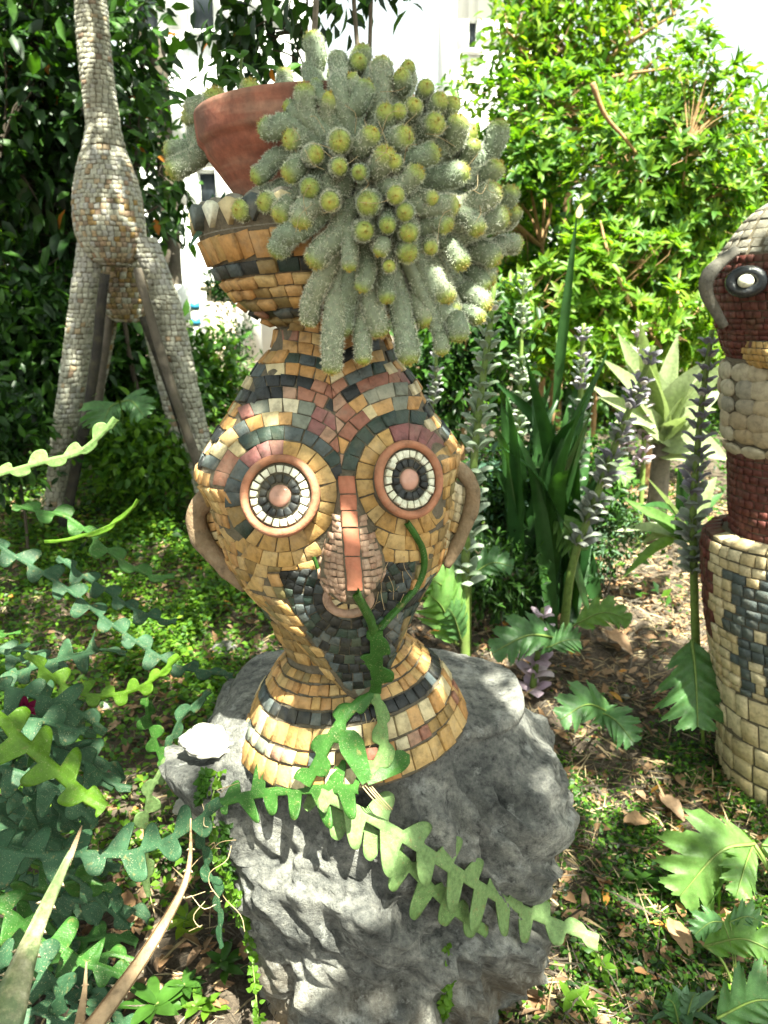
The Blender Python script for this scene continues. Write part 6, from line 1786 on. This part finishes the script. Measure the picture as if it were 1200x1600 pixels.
acan_plant("dark broad leaves in the lower right corner", (1150, 1560), [(1120, 1590, 1240, 1572, 1.32, 1.3, 110, .2, 'acan', up_), (1100, 1478, 1215, 1490, 1.5, 1.45, 80, .2, 'acan_b', up_), (1130, 1440, 1085, 1460, 1.5, 1.48, 50, .2, 'acan', up_), (1140, 1440, 1190, 1440, 1.5, 1.5, 50, .2, 'acan', up_), (1060, 1600, 1040, 1560, 1.36, 1.34, 40, .2, 'acan', up_), (1070, 1600, 1085, 1550, 1.36, 1.34, 36, .2, 'leaf_grey', up_)])

# ------------------------------------------------------------------ sword leaved plants
M['sword'] = leaf_mat("sword_leaf", [(.018, .055, .015), (.028, .075, .02), (.04, .10, .026)], rough=.35, trans=.2, vscale=18)
M['yucca'] = leaf_mat("glare_paled_yucca_leaf", [(.28, .33, .18), (.23, .29, .13), (.34, .38, .24)], rough=.45, trans=.3, vscale=45, scars=.4, tcol=(1.1, 1.2, .7))  # yucca tone raised: backlit sun glare is put into the leaf colour
def sword(root, base, tip, width, mat, bend=.1, name="leaf", fold=.5):
    base, tip = np.asarray(base), np.asarray(tip); L = np.linalg.norm(tip - base); p = catmull([base, (base + tip) / 2 + np.array([0, 0, bend * L]), tip], 14)
    T = nrm(np.gradient(p, axis=0)); R = nrm(TOCAM(p[7]) * .6 + np.array([0, 0, .6]) + rng.normal(size=3) * .35); S = nrm(np.cross(T, R)); N = np.cross(S, T); V = []
    for i in range(14):
        t = i / 13; w = width / 2 * (min(1, .55 + 1.6 * t) if t < .3 else (1 - ((t - .3) / .7) ** 1.8)) + .0008
        for l in (-1, -.5, 0, .5, 1): V.append(p[i] + S[i] * l * w + N[i] * abs(l) * w * fold)
    F = [(i * 5 + j, i * 5 + j + 1, i * 5 + 6 + j, i * 5 + 5 + j) for i in range(13) for j in range(4)]
    put(link(name, raw_mesh(name, V, F, True), None, [mat]), root)
g = ground_at(850, 830); Yp = 3.4; g = P(850, 790, Yp); g[2] = hgt(g[0], g[1])
sw = empty("sword_leaf_plant", g, "dark green sword leaved clump right of the mosaic head", "plant")
for i in range(46):
    tx, ty = rng.uniform(735, 955), rng.uniform(540, 760); sword(sw, g + np.array([rng.normal() * .12, rng.normal() * .10, .02]), P(tx, ty, Yp + rng.normal() * .28), rng.uniform(.075, .12), M['sword'], rng.uniform(-.02, .28), fold=.3)
g2 = P(868, 600, 3.6); g2[2] = hgt(g2[0], g2[1])
tall = empty("sword_leaf_plant", g2, "single tall upright sword leaf with a brown broken tip", "plant"); sword(tall, P(868, 640, 3.6), P(903, 325, 3.55), .058, M['sword'], .01, fold=.25)
sword(tall, P(903, 340, 3.545), P(908, 318, 3.55), .03, m_dry, .0, name="dry_tip"); sword(tall, g2, P(868, 646, 3.6), .06, M['sword'], 0)
g = P(1030, 770, 4.3); g[2] = hgt(g[0], g[1])
yu = empty("yucca_plant", g, "broad leaved yucca coloured pale with sun glare left of the bird figure", "plant"); hub = P(1035, 690, 4.3)
for (tx, ty, wd) in [(965, 520, .11), (985, 535, .12), (1010, 560, .10), (940, 560, .10), (935, 620, .09), (1090, 570, .14), (1110, 560, .12), (1120, 640, .12), (1110, 690, .10), (1100, 590, .14), (1130, 610, .12), (1060, 545, .09), (960, 660, .09), (1140, 720, .12), (1105, 730, .10), (1060, 520, .08), (1075, 650, .1), (1000, 500, .08), (920, 600, .08), (1140, 560, .1)]:
    sword(yu, hub + rng.normal(size=3) * .03, P(tx, ty, 4.3 + rng.uniform(-.4, .25)), wd * 1.5, M['yucca'], rng.uniform(.0, .1), fold=.25)
V, F = tube([g - np.array([0, 0, .1]), hub], [.07, .05], 10); put(link("trunk", raw_mesh("trunk", V, F, True), None, [M['bark']]), yu)
g = P(1060, 850, 3.5); g[2] = hgt(g[0], g[1])
yu2 = empty("yucca_plant", g, "low yucca with pale folded leaves behind the spike at the bird figure", "plant"); hub = P(1075, 835, 3.5); hub[2] = max(hub[2], g[2] + .04)
for (tx, ty, wd, mt) in [(1010, 745, .08, 'yucca'), (975, 780, .075, 'acan_b'), (960, 830, .09, 'yucca'), (1000, 790, .08, 'sword'), (1120, 745, .10, 'yucca'), (1130, 770, .10, 'acan'), (1105, 720, .09, 'acan'), (1000, 850, .08, 'yucca'), (970, 905, .05, 'acan_b'), (1060, 730, .07, 'sword'), (1150, 830, .08, 'acan')]:
    sword(yu2, hub + rng.normal(size=3) * .02, P(tx, ty, 3.5 + rng.uniform(-.3, .15)), wd, M[mt], rng.uniform(.02, .14), fold=.35)

# ------------------------------------------------------------------ little creeper on the boulder's left edge, weeds at its foot
crp = empty("creeper", P(352, 1300, 1.22), "small leaved green creeper running down the boulder's left edge", "creeper")
for pts in ([(345, 1210), (330, 1235), (322, 1270), (330, 1310), (345, 1360), (362, 1400), (378, 1440)], [(372, 1400), (385, 1450), (392, 1480), (398, 1520), (400, 1570), (404, 1600)], [(700, 1480), (705, 1520), (698, 1560), (694, 1590)], [(322, 1205), (318, 1230), (312, 1250)], [(350, 1290), (352, 1330), (360, 1380)]):
    q = smooth_depth(on_surface(pts, .012, 1.24)); q[:, 1] = np.minimum(q[:, 1], 1.35); q = catmull(q, 60)
    V, F = tube(q, .0016, 5); put(link("stem", raw_mesh("stem", V, F, True), None, [M['stalk']]), crp)
    k = 150; ii = rng.integers(0, 60, k); pos = q[ii] + rng.normal(size=(k, 3)) * .004; d = nrm(rng.normal(size=(k, 3)) + np.array([0, -.5, -.1]))
    o = leaf_object("leaves", pos, d, nrm(np.array([0, -.8, .5]) + rng.normal(size=(k, 3)) * .4), rng.uniform(.010, .019, k), rng.uniform(.008, .013, k), [M['leaf_bright'] if rng.random() < .6 else M['leaf_mid']], crp); o["kind"] = "stuff"
mb = MB()
for i in range(8):
    x, y = rng.uniform(315, 375), rng.uniform(1225, 1420); q = [P(x, y, 1.21)]
    for k in range(4): q.append(q[-1] + np.array([rng.normal() * .02, rng.normal() * .012, -rng.uniform(0, .03)]))
    V, F = tube(catmull(q, 12), .0008, 5, False); mb.add(V, F)
o = mb.build("dry_roots", m_straw, None); o["kind"] = "stuff"; put(o, crp)
def weed(px, py, label, n, Lpx, mat, asp=.42, h=.06, upness=.6, seed=0):
    r = np.random.default_rng(seed + 900); g = ground_at(px, py); root = empty("weed", g, label, "weed"); s = mpp(g)
    pth = catmull([g, g + np.array([r.normal() * .02, -.01, h * .5]), g + np.array([r.normal() * .03, -.02, h])], 10); V, F = tube(pth, .0022, 5); put(link("stem", raw_mesh("stem", V, F, True), None, [M['stalk']]), root)
    for i in range(n):
        a = i * 2.4; d = np.array([math.cos(a), math.sin(a), upness + r.normal() * .2]); one_leaf(root, pth[int(3 + 6 * i / n)], d, np.array([0, 0, 1]) + r.normal(size=3) * .2, Lpx * s * r.uniform(.8, 1.15), Lpx * asp * s, mat, nseg=5)
weed(365, 1530, "glossy green weed at the boulder's lower left foot", 12, 34, LM, h=.07, seed=1)
weed(292, 1560, "green weed rosette near the aloe blades", 14, 32, LM, h=.06, seed=2)
weed(290, 1470, "pale weed with upright leaves beside the dried aloe blade", 10, 36, LY, h=.10, seed=3)
weed(255, 1590, "broad leaved weed at the bottom edge by the tan blade", 10, 52, LM, h=.06, seed=4)
weed(570, 1640, "pointed leaf weed in front of the boulder at the bottom edge", 7, 70, LM, h=.10, upness=1.4, seed=5)
weed(745, 1590, "tiny dark weed against the foot of the boulder", 9, 26, LM, h=.04, seed=6)
weed(330, 1590, "small lime weed right of the tan blade's base", 9, 34, LB, h=.05, seed=7)
weed(925, 1545, "slim seedling in the dry needles right of the boulder", 8, 26, LB, h=.12, seed=8)
weed(1065, 1600, "grey green sage like weed near the bottom right", 9, 48, M['leaf_grey'], h=.06, seed=9, asp=.3)
weed(1010, 1390, "soft green weed under the bright lobed leaf", 10, 30, LM, h=.05, seed=10)
weed(900, 1585, "small bright weed at the bottom edge right of the boulder", 9, 32, LB, h=.05, seed=11)
weed(30, 660, "bright fern like weed at the left edge below the dark tree", 9, 60, LB, h=.2, seed=12, asp=.25)

# ------------------------------------------------------------------ ground cover, litter
r = np.random.default_rng(77)
def cover(name, dens_fn, n, L, asp, mats, w, lift=(.005, .04), kind="stuff", box=(-2.6, 2.4, .9, 5.6), tmpl=LEAF4, upz=1.0):
    P_ = []
    tot = 0
    while tot < n:
        x = r.uniform(box[0], box[1], 20000); y = r.uniform(box[2], box[3], 20000)
        k = r.random(20000) < dens_fn(x, y)
        P_.append(np.stack([x[k], y[k]], 1)); tot += k.sum()
    q = np.concatenate(P_)[:n]; z = hgt(q[:, 0], q[:, 1]) + r.uniform(lift[0], lift[1], n) * (.5 + r.random(n))
    pos = np.concatenate([q, z[:, None]], 1); d = r.normal(size=(n, 3)) * np.array([1, 1, .35]); nor = nrm(np.array([0, -.15, upz]) + r.normal(size=(n, 3)) * .45)
    LL = L * r.uniform(.55, 1.3, n); o = leaf_object(name, pos, d, nor, LL, LL * asp, mats, None, tmpl, r.choice(len(mats), size=n, p=w)); o["kind"] = kind
    return o
def gn(x, y, s, o=0.0):
    return (np.sin(x * s * 1.7 + o) * np.sin(y * s * 1.3 + 2 * o + 1) + np.sin((x + y) * s * 2.3 + o * 3) * .6 + np.sin((x - .6 * y) * s * 4.1 + o) * .45) / 2.05
def d_left(x, y):
    a = sstep(-.05, -.4, x) * sstep(1.5, 2.2, y); return np.clip(a * (.22 + .9 * sstep(-.15, .35, gn(x, y, 3.2))) * (.4 + .6 * sstep(1.9, 2.6, y)), 0, 1)
def d_right(x, y):
    a = sstep(.15, .35, x) * sstep(2.6, 2.2, y) * sstep(1.1, 1.5, y); return np.clip(a * (.15 + .85 * sstep(-.45, .3, gn(x, y, 4.2, 2))), 0, 1)
def d_any(x, y):
    return np.clip(sstep(.0, .6, gn(x, y, 3.7, 5)) * .7 * (1 - .6 * sstep(.3, .7, x) * sstep(2.3, 2.7, y)), 0, 1)
def d_far(x, y): return sstep(3.0, 4.2, y) * (.3 + .7 * sstep(-.3, .4, gn(x, y, 2.2, 1)))
cover("ground_cover", d_left, 42000, .029, .62, [LB, LM, LY], [.55, .35, .10], (.01, .09), box=(-2.2, 0, 1.4, 4.8))
cover("ground_cover", d_right, 34000, .019, .6, [LM, LB, LD], [.5, .3, .2], (.003, .035))
cover("ground_cover", d_any, 14000, .02, .55, [LM, LB, LD], [.5, .25, .25], (.003, .04))
cover("ground_cover", d_far, 48000, .055, .5, [LM, LD, LB], [.5, .3, .2], (.01, .2), box=(-8, 8, 3.0, 10.5))
m_dead = leaf_mat("dead_leaf", [(.22, .125, .065), (.28, .175, .10), (.15, .085, .05), (.33, .22, .14), (.26, .13, .055)], rough=.7, trans=.12, tcol=(1, .9, .7), vscale=60, spec=.2)
m_deado = leaf_mat("yellow_dead_leaf", [(.50, .27, .06), (.45, .2, .04)], rough=.6, trans=.2, tcol=(1, .9, .6), vscale=60)
d_lit = lambda x, y: np.clip(.25 + .75 * sstep(-.1, .5, gn(x, y, 2.6, 3)), 0, 1)
cover("leaf_litter", d_lit, 12000, .055, .42, [m_dead, m_deado], [.97, .03], (.002, .02), tmpl=LEAF8)
d_need = lambda x, y: np.clip(sstep(.1, .3, x) * (.3 + .7 * sstep(2.6, 1.6, y)) + .15, 0, 1)
cover("dry_needles", d_need, 26000, .085, .022, [m_straw, M['bark'], M['bark_dark']], [.42, .38, .20], (.002, .02), tmpl=NEEDLE)
cover("fine_twigs", lambda x, y: np.full(x.shape, .6), 9000, .12, .025, [M['bark'], m_straw, M['bark_dark']], [.5, .25, .25], (.002, .025), tmpl=NEEDLE)
# single dead leaves one can pick out
def dead_mesh(i):
    q = np.random.default_rng(i); L, W = 1.0, q.uniform(.34, .5); V = []
    for a in range(9):
        t = a / 8; w = W / 2 * math.sin(PI * min(1, .04 + .95 * t)) ** .8
        for l in (-1, -.5, 0, .5, 1): V.append((l * w, t - .5 + .05 * l * l, q.uniform(.05, .16) * l * l * w * 6 * .5 + .12 * math.sin(PI * t * q.uniform(.8, 1.2)) + .015 * q.normal()))
    me = raw_mesh("dead_leaf", np.array(V), [(a * 5 + b_, a * 5 + b_ + 1, a * 5 + 6 + b_, a * 5 + 5 + b_) for a in range(8) for b_ in range(4)], True)
    me.materials.append([m_dead, m_dead, m_dead, m_deado][i % 4] if i % 8 == 3 else m_dead); return me
DM = [dead_mesh(i) for i in range(10)]
zones = [(230, 420, 880, 1180, 90), (150, 300, 1020, 1200, 30), (330, 430, 920, 1080, 20), (180, 420, 1380, 1600, 26), (930, 1120, 1230, 1420, 18), (880, 1200, 1420, 1600, 26), (900, 1100, 930, 1130, 40), (120, 400, 820, 960, 36)]
places = ["on the slope just left of the collar", "on the far left slope among zigzag stems", "close behind the boulder's left shoulder", "in the shade between aloe and boulder", "in the weeds at the bird figure's foot", "on the dry needles in the lower right corner", "on the bare dirt behind the flower stalks", "on the green slope below the clay ear"]
for (x0, x1, y0, y1, n), where in zip(zones, places):
    for i in range(n):
        x, y = r.uniform(x0, x1), r.uniform(y0, y1); g = ground_at(x, y)
        o = bpy.data.objects.new("dead_leaf", DM[int(r.integers(10))]); COL.objects.link(o); s = r.uniform(.04, .078); o.scale = (s, s, s)
        o.location = g + np.array([0, 0, .022]); o.rotation_euler = (r.normal() * .35, r.normal() * .35, r.uniform(0, 6.3))
        tag(o, "dry tan leaf lying among others " + where, "leaf", "dead leaves " + where)
for (x, y, rz, l, lab) in [(1048, 1280, .5, .105, "long curled tan leaf in the weeds left of the bird figure's foot"), (995, 1305, 1.9, .12, "broken brown lobed leaf standing in the weeds right of the boulder"), (1060, 1490, .3, .10, "large brown dead leaf in a sunny spot beside the dry needles"), (200, 1448, .2, .12, "big brown curled leaf in the shade right of the aloe"), (1030, 1100, 2.4, .10, "tan leaf on the dirt below the drooping lobed leaf"), (965, 1020, .6, .16, "reddish stick like leaf on the dirt behind the low lobed leaf")]:
    g = ground_at(x, y); o = bpy.data.objects.new("dead_leaf", DM[4].copy()); COL.objects.link(o); o.scale = (l, l, l); o.location = g + np.array([0, 0, .04]); o.rotation_euler = (.35, -.15, rz); tag(o, lab, "leaf")
